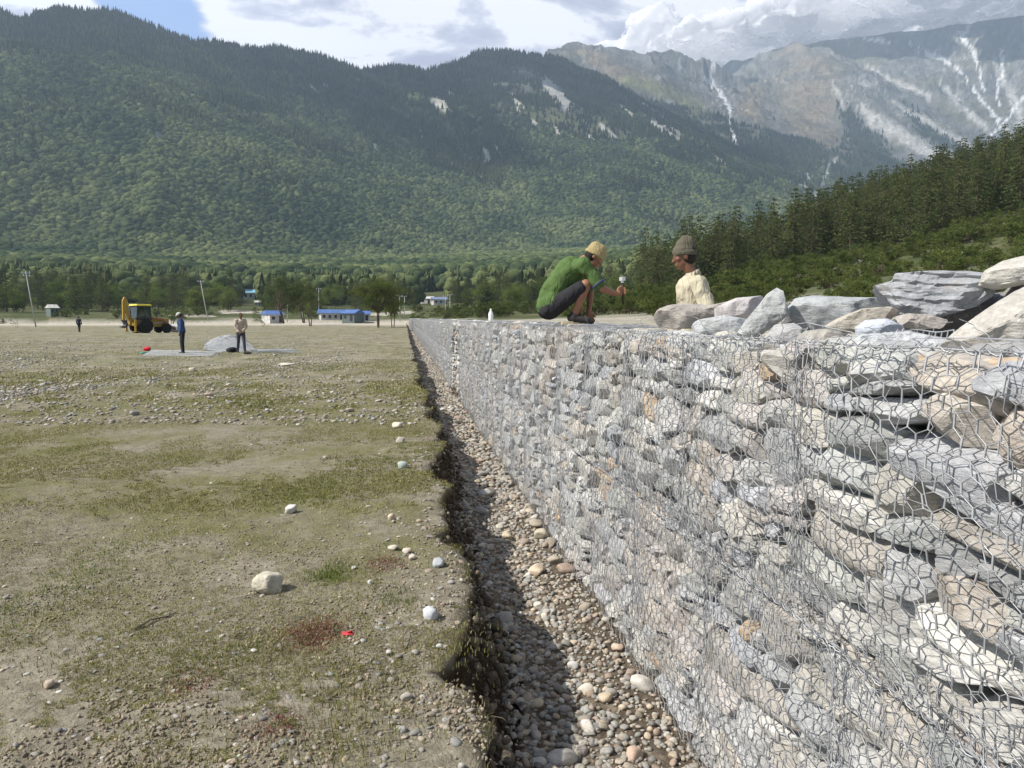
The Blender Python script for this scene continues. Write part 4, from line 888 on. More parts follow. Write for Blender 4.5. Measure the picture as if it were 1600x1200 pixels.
r = np.random.RandomState(8); n = 7000; y = 1.3+r.uniform(0, 1, n)**1.6*24; k = fbm(y/.25, 0, 0, 3, 88)+r.uniform(-.2, .2, n) > .18; y = y[k]; n = len(y); e = edge_x(y); x = e-np.abs(r.normal(0, .05, n))-.01
P = np.stack([x, y, tz(np.minimum(x, e), y)-.02], -1); G.append(blades(P, r.uniform(.012, .045, n), np.array(ST)[r.randint(0, 3, n)]*r.uniform(.6, 1.2, (n, 1)), r, 1.2, .0014))
V = np.vstack([g[0] for g in G]); off = np.cumsum([0]+[len(g[0]) for g in G[:-1]]); F = np.vstack([g[1]+o for g, o in zip(G, off)]); Cc = np.vstack([g[2] for g in G])
m, t, out = newmat('grass_blades'); at = t.add('ShaderNodeAttribute', attribute_name='Col').outputs['Color']
d = t.add('ShaderNodeBsdfDiffuse', {'Color': at}); tr = t.add('ShaderNodeBsdfTranslucent', {'Color': at}); mx = t.add('ShaderNodeMixShader', {0: .3}); t.l.new(d.outputs[0], mx.inputs[1]); t.l.new(tr.outputs[0], mx.inputs[2]); t.l.new(mx.outputs[0], out.inputs[0])
tag(link('grass', mesh('grass', V, F, Cc), m), 'short dry grass and tufts on the turf', kind='stuff'); print('grass', len(F))
# ================================================================== THE GABION WALL
BW = 1.15; UP0 = 1.55; LO0 = 1.23            # basket width, offsets of the vertical seams of the two courses
def bulge(y, z):
    """how far the wall face leans out (towards -x) at a place"""
    y = np.asarray(y, float); z = np.asarray(z, float)
    up = z > SEAM; fy = np.where(up, (y-UP0)/BW, (y-LO0)/BW) % 1.0
    fz_ = np.clip(np.where(up, (z-SEAM)/(WTOP-SEAM), (z-FLOOR)/(SEAM-FLOOR)), 0, 1)
    b = .045*np.sin(np.pi*fy)**.7*np.sin(np.pi*fz_)**.7
    return b+.03*fbm(y/.7, z/.6, 0, 3, 111)+.03*sstep(.25, 0, z-FLOOR)-.02+0.0*y
YG0, YG1 = 20.6, 23.9                          # stretch left without mesh
rw = np.random.RandomState(99)
def pack(y0, y1, hmin, hmax, lmin, lmax, zlo, zhi, seed):
    """irregular courses of stones on the face: list of (y, z, length, height)"""
    r = np.random.RandomState(seed); out = []
    z = zlo
    while z < zhi-.02:
        h = r.uniform(hmin, hmax); h = min(h, zhi-z) if zhi-z-h > hmin*.6 else zhi-z
        y = y0-r.uniform(0, lmax)
        while y < y1:
            l = r.uniform(lmin, lmax)*(1.1 if h > (hmin+hmax)/2 else .85); zz = z+h/2+.035*float(fbm(y/.55, z*2, 0, 2, seed+3))
            if h > hmin*1.55 and r.rand() < .28:      # two thin ones instead of a thick one
                k = r.uniform(.35, .65); out.append((y+l/2, zz-h/2+h*k/2, l, h*k)); out.append((y+l/2+r.uniform(-.04, .04), zz-h/2+h*k+h*(1-k)/2, l*r.uniform(.8, 1.1), h*(1-k)))
            else: out.append((y+l/2, zz, l, h))
            y += l
        z += h
    return out
WALLM = [mesh('wall_stone', *q, cols=np.ones((len(q[0]), 3)), smooth=True) for q in
         [rock_shape(700+k, 4, 12 if k % 4 else 5, 16, .025, .03 if k % 2 else 0) for k in range(30)]]
for me in WALLM:
    # ripples of cleavage: small crisp relief
    n_ = len(me.vertices); a = np.empty(n_*3, np.float32); me.vertices.foreach_get('co', a); a = a.reshape(-1, 3)
    q = 1+.022*fbm(a[:, 0]*9, a[:, 1]*9, a[:, 2]*16, 4, 7)[:, None]+.03*fbm(a[:, 0]*3, a[:, 1]*3, a[:, 2]*4, 3, 8, ridged=True)[:, None]; me.vertices.foreach_set('co', (a*q).astype(np.float32).ravel()); me.update(); sharpen(me, 24)
near = pack(1.25, 3.2, .08, .18, .16, .50, SEAM, WTOP-.02, 1)+pack(3.2, 7.2, .075, .17, .12, .42, SEAM, WTOP-.02, 11)+pack(1.25, 7.2, .07, .18, .12, .46, FLOOR, SEAM, 2)
def stone_col(y, z, r):
    n = float(fbm(y/.9, z/.7, 0, 3, 121)); c = GREYS[r.randint(len(GREYS))]*r.uniform(.82, 1.12)
    if n > .30: c = c*.5+np.array([.42, .35, .29])*.5
    if r.rand() < .022: c = np.array([.44, .34, .24])
    return c
near.sort(key=lambda q: q[0])
kinds = {0: 'grey schist stone caged behind the wire of the near wall', 1: 'tan brown stone caged behind the wire of the near wall', 2: 'rust stained stone caged behind the wire of the near wall'}
for i, (y, z, l, h) in enumerate(near):
    c = stone_col(y, z, rw); d = rw.uniform(.22, .34); x = WX-float(bulge(y, z))+.010+rw.uniform(0, .022)+d/2
    k = 2 if c[0]-c[2] > .2 else 1 if c[0]-c[2] > .085 else 0
    if i < 300:
        stone('wall_stone', WALLM[rw.randint(30)], M_ROCK, (x, y, z), (d, l*1.14, h*1.24), (rw.normal(0, .07), rw.normal(0, .06), rw.normal(0, .07)), c, kinds[k], 'stone', 'caged stones: '+['grey', 'tan', 'rusty'][k])
    else: near[i] = (y, z, l, h, c, d, x)
# everything further along, and the inner fill, as one mass of stones
FARS = [rock_shape(800+k, 3, 12, 15, .03) for k in range(10)]; FARL = [rock_shape(820+k, 1, 7, 5, .07) for k in range(8)]
def face(lst, shp, seed, depth=(.2, .3)):
    r = np.random.RandomState(seed); a = np.array([q[:4] for q in lst]); n = len(a); d = r.uniform(*depth, n)
    open_ = (a[:, 0] > YG0) & (a[:, 0] < YG1)
    x = WX-bulge(a[:, 0], a[:, 1])+.012+r.uniform(0, .035, n)+d/2+open_*(.10+r.uniform(-.06, .12, n))
    cc = np.array([stone_col(y, z, r) for y, z in a[:, :2]])
    return merged_rocks(shp, r.randint(0, len(shp), n), np.stack([x, a[:, 0], a[:, 1]], -1), np.stack([d, a[:, 2]*1.13, a[:, 3]*1.24], -1), r.normal(0, .08, (n, 3)), cc)
P_ = [face([q[:4] for q in near[300:]], FARS, 5)]
P_.append(face(pack(7.2, 26, .085, .19, .16, .42, SEAM, WTOP, 3)+pack(7.2, 26, .08, .18, .16, .40, FLOOR, SEAM, 4), FARS, 6))
P_.append(face(pack(26, 225, .13, .26, .3, .7, SEAM, WTOP, 7)+pack(26, 225, .13, .26, .3, .7, FLOOR, SEAM, 8), FARL, 9))
# top surface and inner fill behind the face stones
n = 2600; y = 1.2+rw.uniform(0, 1, n)**1.5*60; x = rw.uniform(WX+.12, 2.55, n); s = rw.uniform(.12, .32, n); P_.append(merged_rocks(FARS, rw.randint(0, 10, n), np.stack([x, y, WTOP-.06-s*.15+.03*fbm(y, x, 0, 2, 5)], -1), np.stack([s, s*rw.uniform(.7, 1.3, n), s*.42], -1), rw.normal(0, .12, (n, 3))+np.stack([0*s, 0*s, rw.uniform(0, 6, n)], -1), np.array([stone_col(q, 0, rw) for q in y])))
n = 1500; y = rw.uniform(1.1, 9, n); x = rw.uniform(WX+.20, WX+.36, n); z = rw.uniform(FLOOR, WTOP-.1, n); s = rw.uniform(.12, .28, n); P_.append(merged_rocks(FARS, rw.randint(0, 10, n), np.stack([x, y, z], -1), np.stack([s, s, s*.6], -1), rw.normal(0, .4, (n, 3)), np.array([stone_col(a, b, rw)*.85 for a, b in zip(y, z)])))
v, f, c = join(P_); tag(link('rubble', sharpen(mesh('rubble', v, f, c, True), 26), M_ROCK), 'grey stone fill of the wall beyond the near baskets', kind='stuff')
mb = MB(); mb.box((WX+.85, 113, (FLOOR+WTOP)/2-.06), (.95, 226, WTOP-FLOOR-.16)); core = mb.build('wall_core', M_ROCK, col=(.25, .24, .22))
tag(core, kind='structure')
# ---- wire: hexagonal double-twist netting
M_WIRE, t, out = newmat('galvanised_wire'); gp = t.add('ShaderNodeNewGeometry').outputs['Position']
finish(t, out, t.ramp(t.noise(gp, 9, 4, .6), [(.3, (.22, .225, .235)), (.7, (.50, .51, .53))]), 0.42, 0.5, metal=0.3)
def tubes(P0, P1, r0, n=3, jit=0.0):
    d = P1-P0; L = np.linalg.norm(d, axis=1, keepdims=True); d = d/np.maximum(L, 1e-6); a = np.where(np.abs(d[:, 2:3]) < .9, np.array([[0, 0, 1.]]), np.array([[0, 1., 0]]))
    u_ = np.cross(d, a); u_ /= np.linalg.norm(u_, axis=1, keepdims=True); w_ = np.cross(d, u_); r0 = np.broadcast_to(np.asarray(r0, float).reshape(-1, 1), (len(P0), 1)); V = []
    for P in (P0-d*r0*.5, P1+d*r0*.5):
        for k in range(n): V.append(P+(u_*math.cos(6.2832*k/n)+w_*math.sin(6.2832*k/n))*r0)
    V = np.stack(V, 1).reshape(-1, 3); b = (np.arange(len(P0))*2*n)[:, None]; F = np.vstack([b+np.array([[k, (k+1) % n, n+(k+1) % n, n+k]]) for k in range(n)]); return V, F
def hexnet(a0, a1, b0, b1, hw=.086, hh=.112, tw=.038, seed=0, irr=.010):
    """segments of hexagonal netting in (a, b): a across, b up; returns arrays of end points and a twist flag"""
    S = []; nr = int((b1-b0)/(hh/1))+1; nc = int((a1-a0)/hw)+1; r = seed
    def nd(A, B): return (A, B)
    rows = int((b1-b0)/(hh*.5))+1; step = hh*.5
    A0, B0, A1, B1, T = [], [], [], [], []
    dg = step-tw*.5*0
    # twists are vertical pieces at alternating columns; diagonals join them
    for j in range(rows):
        off = (j % 2)*hw/2; bb = b0+j*step
        a = np.arange(a0+off, a1+1e-6, hw); n = len(a)
        A0.append(a); A1.append(a); B0.append(np.full(n, bb)); B1.append(np.full(n, bb+tw)); T.append(np.ones(n))
        for s in (-1, 1):
            q = a+s*hw/2; k = (q > a0-hw*.3) & (q < a1+hw*.3)
            A0.append(a[k]); B0.append(np.full(k.sum(), bb+tw)); A1.append(q[k]); B1.append(np.full(k.sum(), bb+step)); T.append(np.zeros(k.sum()))
    A0, B0, A1, B1, T = map(np.concatenate, (A0, B0, A1, B1, T))
    k = (B1 <= b1+.02); A0, B0, A1, B1, T = A0[k], B0[k], A1[k], B1[k], T[k]
    def warp(A, B):
        return A+.05*B*math.sin(seed*1.7)+.034*fbm(A/.26, B/.26, seed, 3, 201)+irr*fbm(A/.045, B/.045, seed, 2, 202), B+.036*fbm(A/.25, B/.28, seed, 3, 203)+irr*fbm(A/.045, B/.045, seed, 2, 204)
    A0, B0 = warp(A0, B0); A1, B1 = warp(A1, B1); return A0, B0, A1, B1, T
def face_pt(A, B, seed=0, out_=.004):
    x = WX-bulge(A, B)-out_-.010*np.abs(fbm(A/.12, B/.12, seed, 2, 207)); return np.stack([x, A, B], -1)
def basket(y0, y1, z0, z1, label, group, k, fine=True, lid=False):
    root = thing('gabion_basket', label, 'gabion basket', (WX, (y0+y1)/2, z0), 0, group); inv = -np.array([WX, (y0+y1)/2, z0])[None]
    seg = 3 if y0 < 9 else 3; rad = .0021 if y0 < 5 else .0018 if y0 < 12 else .0019 if y0 < 30 else .0032
    sc = 1.0 if y0 < 26 else 1.9
    S = hexnet(y0+.01, y1-.01, z0+.01, z1-.01, .082*sc, .108*sc, .036*sc, seed=k*3.7)
    P0, P1 = face_pt(S[0], S[1], k), face_pt(S[2], S[3], k)
    V1, F1 = tubes(P0, P1, rad*(1+.75*S[4]), seg)
    parts = [(V1, F1)]
    if y0 < 5.0:     # a second loose layer where the flaps of netting overlap near the seams
        zc = z1 if z0 < 0 else z0
        for (a0, a1, b0, b1) in ((y0-.12, y0+.16, z0+.02, z1-.02), (y0+.05, y1-.05, zc-.14, zc+.14)):
            S = hexnet(a0, a1, b0, b1, .082, .108, .036, seed=k*3.7+50, irr=.02); P0, P1 = face_pt(S[0], S[1], k+9, .014), face_pt(S[2], S[3], k+9, .014); parts.append(tubes(P0, P1, .00115*(1+.7*S[4]), 3))
    if y0 < 4.0: S = hexnet(y0-.02, y1+.02, z0+.01, z1-.01, .13, .17, .055, seed=k*2.9+31, irr=.03); P0, P1 = face_pt(S[0], S[1], k+5, .011), face_pt(S[2], S[3], k+5, .011); parts.append(tubes(P0, P1, .00120*(1+.7*S[4]), 3))
    n = 0; VV, FF = [], []
    for v, f in parts: VV.append(v); FF.append(f+n); n += len(v)
    link('wire_mesh', mesh('wire_mesh', np.vstack(VV)+inv, np.vstack(FF)), M_WIRE, root)
    # selvedge wires with lacing
    er = .0034 if y0 < 12 else .004
    E0, E1 = [], []
    def line(pa, pb, m):
        t_ = np.linspace(0, 1, m); a = pa[0]+(pb[0]-pa[0])*t_; b = pa[1]+(pb[1]-pa[1])*t_; a = a+.012*fbm(a*4, b*4, k, 2, 208); b = b+.014*fbm(a*4, b*4, k+4, 2, 209); P = face_pt(a, b, k, .008); E0.append(P[:-1]); E1.append(P[1:]); return P
    cs = [line((y0, z0), (y0, z1), 14), line((y1, z0), (y1, z1), 14), line((y0, z0), (y1, z0), 14), line((y0, z1), (y1, z1), 14)]
    if y0 < 9:
        for P in (cs[0], cs[3]):
            tt = np.linspace(0, len(P)-1.001, 90); i0 = tt.astype(int); Q = P[i0]*(1-(tt-i0))[:, None]+P[np.minimum(i0+1, len(P)-1)]*(tt-i0)[:, None]; ph = tt*7
            dr = (P[-1]-P[0]); dr /= np.linalg.norm(dr); s1 = np.cross(dr, [1, 0, 0]); Q = Q+np.outer(np.cos(ph), [1, 0, 0])*.007+np.outer(np.sin(ph), s1)*.010; E0.append(Q[:-1]); E1.append(Q[1:])
    V, F = tubes(np.vstack(E0), np.vstack(E1), er*.75, 4); link('edge_wire', mesh('edge_wire', V+inv, F), M_WIRE, root)
    if lid:
        S = hexnet(y0+.01, y1-.01, 0, .95, .082*sc, .108*sc, .036*sc, seed=k*3.7+90)
        def tp(A, B): return np.stack([WX+B-bulge(A, 0*A+z1)*(B < .05), A, z1+.012+.02*fbm(A/.2, B/.2, k, 2, 210)], -1)
        V, F = tubes(tp(S[0], S[1]), tp(S[2], S[3]), rad*(1+.75*S[4]), 3); link('lid_mesh', mesh('lid_mesh', V+inv, F), M_WIRE, root)
    elif z0 > 0 and y0 < 7:     # lid not closed yet: the netting stands up in a ragged fringe above the edge
        r = np.random.RandomState(k); S = hexnet(y0, y1, 0, .08, .082, .108, .036, seed=k*3.7+70, irr=.02)
        def fp(A, B): cu = .05+.05*fbm(A/.25, 0*A, k, 2, 211); return np.stack([WX-bulge(A, 0*A+z1-.02)+B*B*16*cu+B*.3+.01*fbm(A/.05, B/.05, k, 2, 212), A, z1-.01+B*(.10+.3*fbm(A/.3, 0*A, k, 2, 213))+.01*fbm(A/.05, B/.05, k+3, 2, 214)], -1)
        V, F = tubes(fp(S[0], S[1]), fp(S[2], S[3]), .0013*(1+.7*S[4]), 3)
        # loose wire ends
        E0, E1 = [], []
        for _ in range(9):
            p = np.array([WX+r.uniform(-.02, .10), r.uniform(y0, y1), z1+.02]); d = r.normal(0, 1, 3); d[2] = abs(d[2])*.5; d /= np.linalg.norm(d)
            for _s in range(7): q = p+d*.018; E0.append(p); E1.append(q); p = q; d = d+r.normal(0, .45, 3); d[2] -= .12; d /= np.linalg.norm(d)
        V2, F2 = tubes(np.array(E0), np.array(E1), .0012, 3); link('lid_fringe', mesh('lid_fringe', V+inv, F), M_WIRE, root); link('loose_wire', mesh('loose_wire', V2+inv, F2), M_WIRE, root)
    return root
ords = ['nearest', 'second', 'third', 'fourth', 'fifth', 'sixth', 'seventh', 'eighth']
k = 0
for course, off, z0, z1 in (('upper', UP0-BW, SEAM, WTOP), ('lower', LO0-BW, FLOOR-.03, SEAM)):
    j = 0; y = off+BW*(1 if course == 'upper' else 1)-0
    while y < 70:
        w_ = BW if y < 26 else BW*3; k += 1
        if not (y+w_*.5 > YG0 and y+w_*.5 < YG1):
            far = j >= 8
            lab = ('wire gabion basket of the %s course further along the wall' % course) if far else ('%s wire gabion basket in the %s course of the wall' % (ords[j], course))
            basket(y, min(y+w_, YG0) if y < YG0 else y+w_, z0, z1, lab, 'gabion baskets of the %s course' % course, k, lid=(course == 'upper' and y > 5.0))
        y = y+w_ if not (y < YG1 < y+w_) else y+w_; j += 1
for course, z0, z1 in (('upper', SEAM, WTOP), ('lower', FLOOR, SEAM)):
    S = hexnet(72, 222, z0, z1, .40, .40, .12, seed=3); V, F = tubes(face_pt(S[0], S[1]), face_pt(S[2], S[3]), .006, 3)
    tag(link('far_gabion_netting', mesh('far_gabion_netting', V, F), M_WIRE), 'wire netting over the %s course where the wall runs off to the trees' % course, 'netting')
# ---- big loose stones heaped on and behind the near wall
def heap_stone(x0, y0, x1, y1, X, depth, label, seed, col, rot=(0, 0, 0), box=4, cuts=10, layer=.03, rough=.05, name='boulder', turn=0.0, mat=None):
    """stone that fills the image box (x0,y0)-(x1,y1) at lateral distance X"""
    cx, cy = (x0+x1)/2, (y0+y1)/2; p = at_X(cx, cy, X); d = (p-Vector((0, 0, CAMZ))).length; w_ = (x1-x0)/FPX*d*math.cos(math.atan((cx-800)/FPX)); h = (y1-y0)/FPX*d*math.cos(math.atan((cx-800)/FPX))
    v, f = rock_shape(seed, 5, box, cuts, rough, layer)
    v = v*(1+.02*fbm(v[:, 0]*9, v[:, 1]*9, v[:, 2]*24, 4, seed+7)[:, None]+.025*fbm(v[:, 0]*4, v[:, 1]*4, v[:, 2]*6, 4, seed+9, ridged=True)[:, None]); v = v/(v.max(0)-v.min(0))
    o = link(name, mesh(name, v, f, np.ones((len(v), 3)), True), mat or M_ROCK, None, p, (rot[0], rot[1], -YAW-math.atan((cx-800)/FPX)+rot[2]), (w_, depth, h)); o.color = tuple(col)+(1,)
    if turn: o.rotation_euler = (Euler((0, turn, 0)).to_matrix().to_4x4()).to_euler(); o.rotation_euler[2] = -YAW-math.atan((cx-800)/FPX)
    return tag(o, label, 'boulder')
def outline_stone(pts, X, depth, label, seed, col, rough=.05, cuts=9, p=5.0, layer=0.0, lean=0.0, back=0.0):
    """stone whose silhouette towards the path follows a polygon, with real thickness behind it"""
    pts = np.array(pts, float); cx, cy = pts.mean(0); c0 = at_X(cx, cy, X); d = (c0-Vector((0, 0, CAMZ))).length; a = math.atan((cx-800)/FPX); k = d*math.cos(a)/FPX
    q = np.stack([(pts[:, 0]-cx)*k, (cy-pts[:, 1])*k], -1); th = np.arctan2(q[:, 1], q[:, 0]); o_ = np.argsort(th); q, th = q[o_], th[o_]
    v, f = ICO[5]; v = v.copy(); rho = np.hypot(v[:, 0], v[:, 2]); t_ = np.arctan2(v[:, 2], v[:, 0]); yy = v[:, 1]; n_ = (rho**p+np.abs(yy)**p)**(1/p); rho, yy = rho/n_, yy/n_
    r_ = np.random.RandomState(seed)
    A = q; B = np.roll(q, -1, 0); dx, dy = np.cos(t_), np.sin(t_); Rr = np.full(len(v), .01)
    for a_, b_ in zip(A, B):
        e = b_-a_; den = dx*e[1]-dy*e[0]; den = np.where(np.abs(den) < 1e-9, 1e-9, den); tt = (a_[0]*e[1]-a_[1]*e[0])/den; ss = (a_[0]*dy-a_[1]*dx)/den
        ok = (tt > 0) & (ss >= -1e-3) & (ss <= 1.001); Rr = np.where(ok, np.maximum(Rr, tt), Rr)
    P = np.stack([rho*Rr*dx, yy*depth/2, rho*Rr*dy], -1)
    for _ in range(cuts):
        n = r_.normal(size=3); n[1] = -abs(n[1])*1.5; n /= np.linalg.norm(n); h = P @ n; m_ = h.max()*r_.uniform(.72, .93); k_ = h > m_; P[k_] -= (h[k_]-m_)[:, None]*n[None]
    sz = np.ptp(P, axis=0).max(); P = P*(1+rough*fbm(P[:, 0]/sz*5, P[:, 1]/sz*5+seed, P[:, 2]/sz*7, 4, seed)[:, None]); P[:, 1] += .035*sz*fbm(P[:, 0]/sz*9, P[:, 2]/sz*(16 if layer else 9), 0, 4, seed+3)
    if layer: st = vnoise(np.floor((P[:, 2]+.12*P[:, 0])/sz*34+.8*fbm(P[:, 0]/sz*3, P[:, 2]/sz*3, 0, 3, seed)), seed+.5, .5, 9); P[:, 1] += layer*sz*st; P[:, 0] *= 1+layer*.6*st
    P[:, 1] += depth/2-back; P[:, 1] += lean*P[:, 2]
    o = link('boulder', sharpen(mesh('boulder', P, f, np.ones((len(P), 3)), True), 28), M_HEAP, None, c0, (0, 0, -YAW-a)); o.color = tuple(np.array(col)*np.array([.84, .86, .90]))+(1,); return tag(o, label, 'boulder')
M_HEAP = rock_mat('heap_schist', 0.8, 1.3, 0.8)
O = outline_stone
O([(1020, 496), (1027, 482), (1045, 476), (1075, 474), (1110, 476), (1140, 470), (1165, 470), (1155, 490), (1125, 500), (1095, 514), (1050, 515), (1026, 510)], 1.95, .26, 'long rounded brown grey stone in front of the seated man', 901, (.40, .36, .31), p=2.6, cuts=2)
O([(1112, 482), (1150, 465), (1195, 461), (1212, 470), (1195, 502), (1150, 514), (1118, 506)], 2.05, .3, 'pale flat stone with a shaded notch behind the pointed stone', 902, (.52, .48, .46))
O([(1075, 512), (1090, 500), (1130, 492), (1175, 500), (1190, 515), (1170, 532), (1100, 534)], 1.70, .25, 'low pale grey stone under the netting edge by the pointed stone', 903, (.47, .47, .46), p=3)
O([(1212, 449), (1222, 455), (1227, 474), (1233, 490), (1215, 506), (1197, 518), (1180, 532), (1148, 530), (1165, 502), (1184, 478), (1199, 458)], 1.74, .14, 'pointed grey stone standing upright like a fin', 904, (.43, .43, .41), cuts=5, p=4)
O([(1226, 476), (1240, 474), (1252, 490), (1248, 515), (1225, 518), (1220, 495)], 1.95, .2, 'small dark grey stone wedged right of the pointed stone', 905, (.33, .33, .33))
O([(1231, 480), (1245, 464), (1270, 460), (1320, 463), (1365, 464), (1388, 476), (1400, 492), (1370, 510), (1330, 522), (1280, 524), (1248, 512), (1234, 496)], 2.05, .40, 'broad low grey stone with a smooth domed top', 906, (.42, .43, .42), p=3.4, cuts=4)
O([(1286, 514), (1310, 498), (1345, 482), (1388, 479), (1399, 486), (1385, 504), (1350, 516), (1310, 524)], 1.88, .2, 'tan sloping slab leaning on the broad grey stone', 907, (.47, .42, .34), cuts=5)
O([(1338, 512), (1352, 500), (1385, 498), (1408, 508), (1412, 520), (1390, 533), (1355, 532), (1340, 524)], 1.74, .14, 'small bluish white oval stone behind the netting', 908, (.52, .54, .57), p=2.4, cuts=1)
O([(1361, 454), (1370, 443), (1396, 437), (1401, 424), (1450, 422), (1500, 424), (1532, 428), (1541, 442), (1538, 462), (1520, 478), (1478, 492), (1450, 503), (1408, 500), (1386, 487), (1370, 468)], 2.15, .42, 'big layered grey schist block with rough broken ends', 909, (.38, .385, .39), p=9, cuts=5, layer=.035, rough=.05)
O([(1400, 495), (1420, 489), (1450, 492), (1478, 500), (1470, 512), (1430, 516), (1408, 510)], 1.98, .22, 'flat pinkish tan stone under the layered block', 910, (.50, .44, .38), p=3.5)
O([(1536, 442), (1545, 418), (1570, 402), (1600, 395), (1650, 397), (1700, 420), (1700, 452), (1640, 446), (1600, 440), (1560, 448)], 2.25, .5, 'rounded cream boulder on top of the heap', 911, (.60, .56, .48), p=3.0, cuts=3)
O([(1473, 566), (1480, 545), (1500, 522), (1540, 487), (1580, 456), (1625, 430), (1720, 400), (1790, 470), (1730, 545), (1620, 570), (1540, 560), (1500, 580)], 1.80, .24, 'long tilted slab of tan grey rock rising to the frame edge', 912, (.48, .445, .39), p=6, cuts=7, layer=.012)
O([(1500, 560), (1530, 540), (1600, 533), (1660, 545), (1670, 590), (1620, 604), (1550, 600), (1510, 585)], 1.62, .2, 'dark grey weathered stone under the tilted slab', 913, (.34, .33, .31), cuts=8, layer=.02)
O([(1390, 500), (1440, 485), (1500, 462), (1560, 452), (1610, 465), (1570, 510), (1480, 535), (1410, 535)], 2.4, .4, 'added filler stone coloured dark for the shade under the layered block', 914, (.20, .20, .20))  # added filler, its dark grey stands in for the shadow under the block
O([(1232, 532), (1250, 518), (1290, 514), (1328, 524), (1332, 545), (1290, 556), (1245, 552)], 1.62, .15, 'grey brown stone at the front edge below the broad stone', 915, (.41, .38, .33), cuts=8)
O([(1322, 545), (1350, 524), (1420, 518), (1475, 530), (1500, 555), (1450, 572), (1360, 570)], 1.66, .18, 'flat pale grey slab caged at the top edge of the wall', 916, (.47, .48, .48), layer=.012, cuts=7)
O([(1196, 528), (1210, 508), (1240, 504), (1262, 520), (1258, 545), (1215, 548)], 1.62, .14, 'squat grey stone left of the grey brown edge stone', 917, (.43, .42, .40), cuts=8)
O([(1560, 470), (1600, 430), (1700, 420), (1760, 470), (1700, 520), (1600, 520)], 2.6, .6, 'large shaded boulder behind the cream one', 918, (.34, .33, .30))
O([(1640, 560), (1700, 530), (1780, 560), (1780, 660), (1700, 680), (1650, 640)], 1.70, .3, 'grey block beyond the right end of the tilted slab', 919, (.40, .40, .38))
# ladder of selvedge wire hanging across the open basket, and a straight tie wire
E0, E1 = [], []
top = [at_X(1415+q*9.5, 517-2*math.sin(q*.9), 1.80) for q in range(9)]; bot = [at_X(1413+q*9.5, 529+1.5*math.sin(q*1.3), 1.80) for q in range(9)]
tl_ = [at_X(a, b, 1.74) for a, b in ((1200, 516), (1235, 508), (1262, 504), (1300, 513), (1330, 519), (1346, 526), (1362, 530), (1385, 526), (1413, 518))]
fr = [at_X(a, b, 1.70) for a, b in ((1413, 529), (1520, 528), (1600, 532), (1700, 538))]
mb = MB(); mb.tube(tl_+top, .0022, 5); mb.tube([at_X(1346, 526, 1.74)]+bot, .0022, 5); mb.tube(fr, .0022, 5)
for q in range(9): mb.tube([top[q], bot[q]], .0024, 5)
for q in range(0, 17):
    f_ = q/16; a = at_X(1262+f_*150, 512+10*math.sin(f_*3), 1.74); mb.tube([a, a+Vector((-.03, .015*math.sin(q*2.1), -.035-.02*math.sin(q*1.7))), a+Vector((-.06, .03*math.sin(q*1.1), -.08))], .0014, 4)
tag(mb.build('selvedge_wire', M_WIRE), 'ladder of heavy edge wire hanging open in front of the layered block', 'wire')
# odd rusty and tan stones that catch the eye in the near face
# ================================================================== PEOPLE
def cloth(name, col, stripes=None, fold=.6, sc=1.0, rough=.9):
    m, t, out = newmat(name); tc = t.add('ShaderNodeTexCoord').outputs['Object']
    f1 = t.noise(t.scalevec(tc, (9*sc, 9*sc, 4*sc)), 1.0, 3, .5, 1.6); f2 = t.noise(tc, 55, 3, .5); wv = t.noise(tc, 500, 2, .5)
    f = t.maprange(t.noise(tc, 6, 4, .6), .3, .7, .86, 1.12, False)
    c = t.add('ShaderNodeVectorMath', {0: tuple(col)}, operation='SCALE'); t.l.new(f, c.inputs['Scale']); cc = c.outputs[0]
    if stripes:
        s = t.add('ShaderNodeSeparateXYZ', {0: tc}); k = t.math('FRACT', t.math('MULTIPLY', t.math('ADD', s.outputs[stripes[3]], t.math('MULTIPLY', f1, .02)), stripes[1]))
        cc = t.mix(t.math('MULTIPLY', t.math('LESS_THAN', k, stripes[2]), .6), cc, stripes[0])
    h = t.math('ADD', t.math('MULTIPLY', f1, 1.0), t.math('MULTIPLY', f2, .06)); h = t.math('ADD', h, t.math('MULTIPLY', wv, .01))
    finish(t, out, cc, rough, .15, bump=h, bstr=fold, bdist=.035); return m
def skin_mat(name, col):
    m, t, out = newmat(name); tc = t.add('ShaderNodeTexCoord').outputs['Object']; n = t.noise(tc, 14, 4, .6)
    c = t.add('ShaderNodeVectorMath', {0: tuple(col)}, operation='SCALE'); t.l.new(t.maprange(n, .3, .7, .85, 1.15, False), c.inputs['Scale'])
    finish(t, out, c.outputs[0], .5, .35, bump=t.noise(tc, 160, 3, .6), bstr=.15, bdist=.003); return m
WRINK = bpy.data.textures.new('wrinkles', 'MARBLE'); WRINK.noise_scale = .22; WRINK.turbulence = 12; WRINK.noise_depth = 2
SK1 = skin_mat('skin_tanned', (.27, .13, .075)); SK2 = skin_mat('skin_brown', (.17, .082, .05))
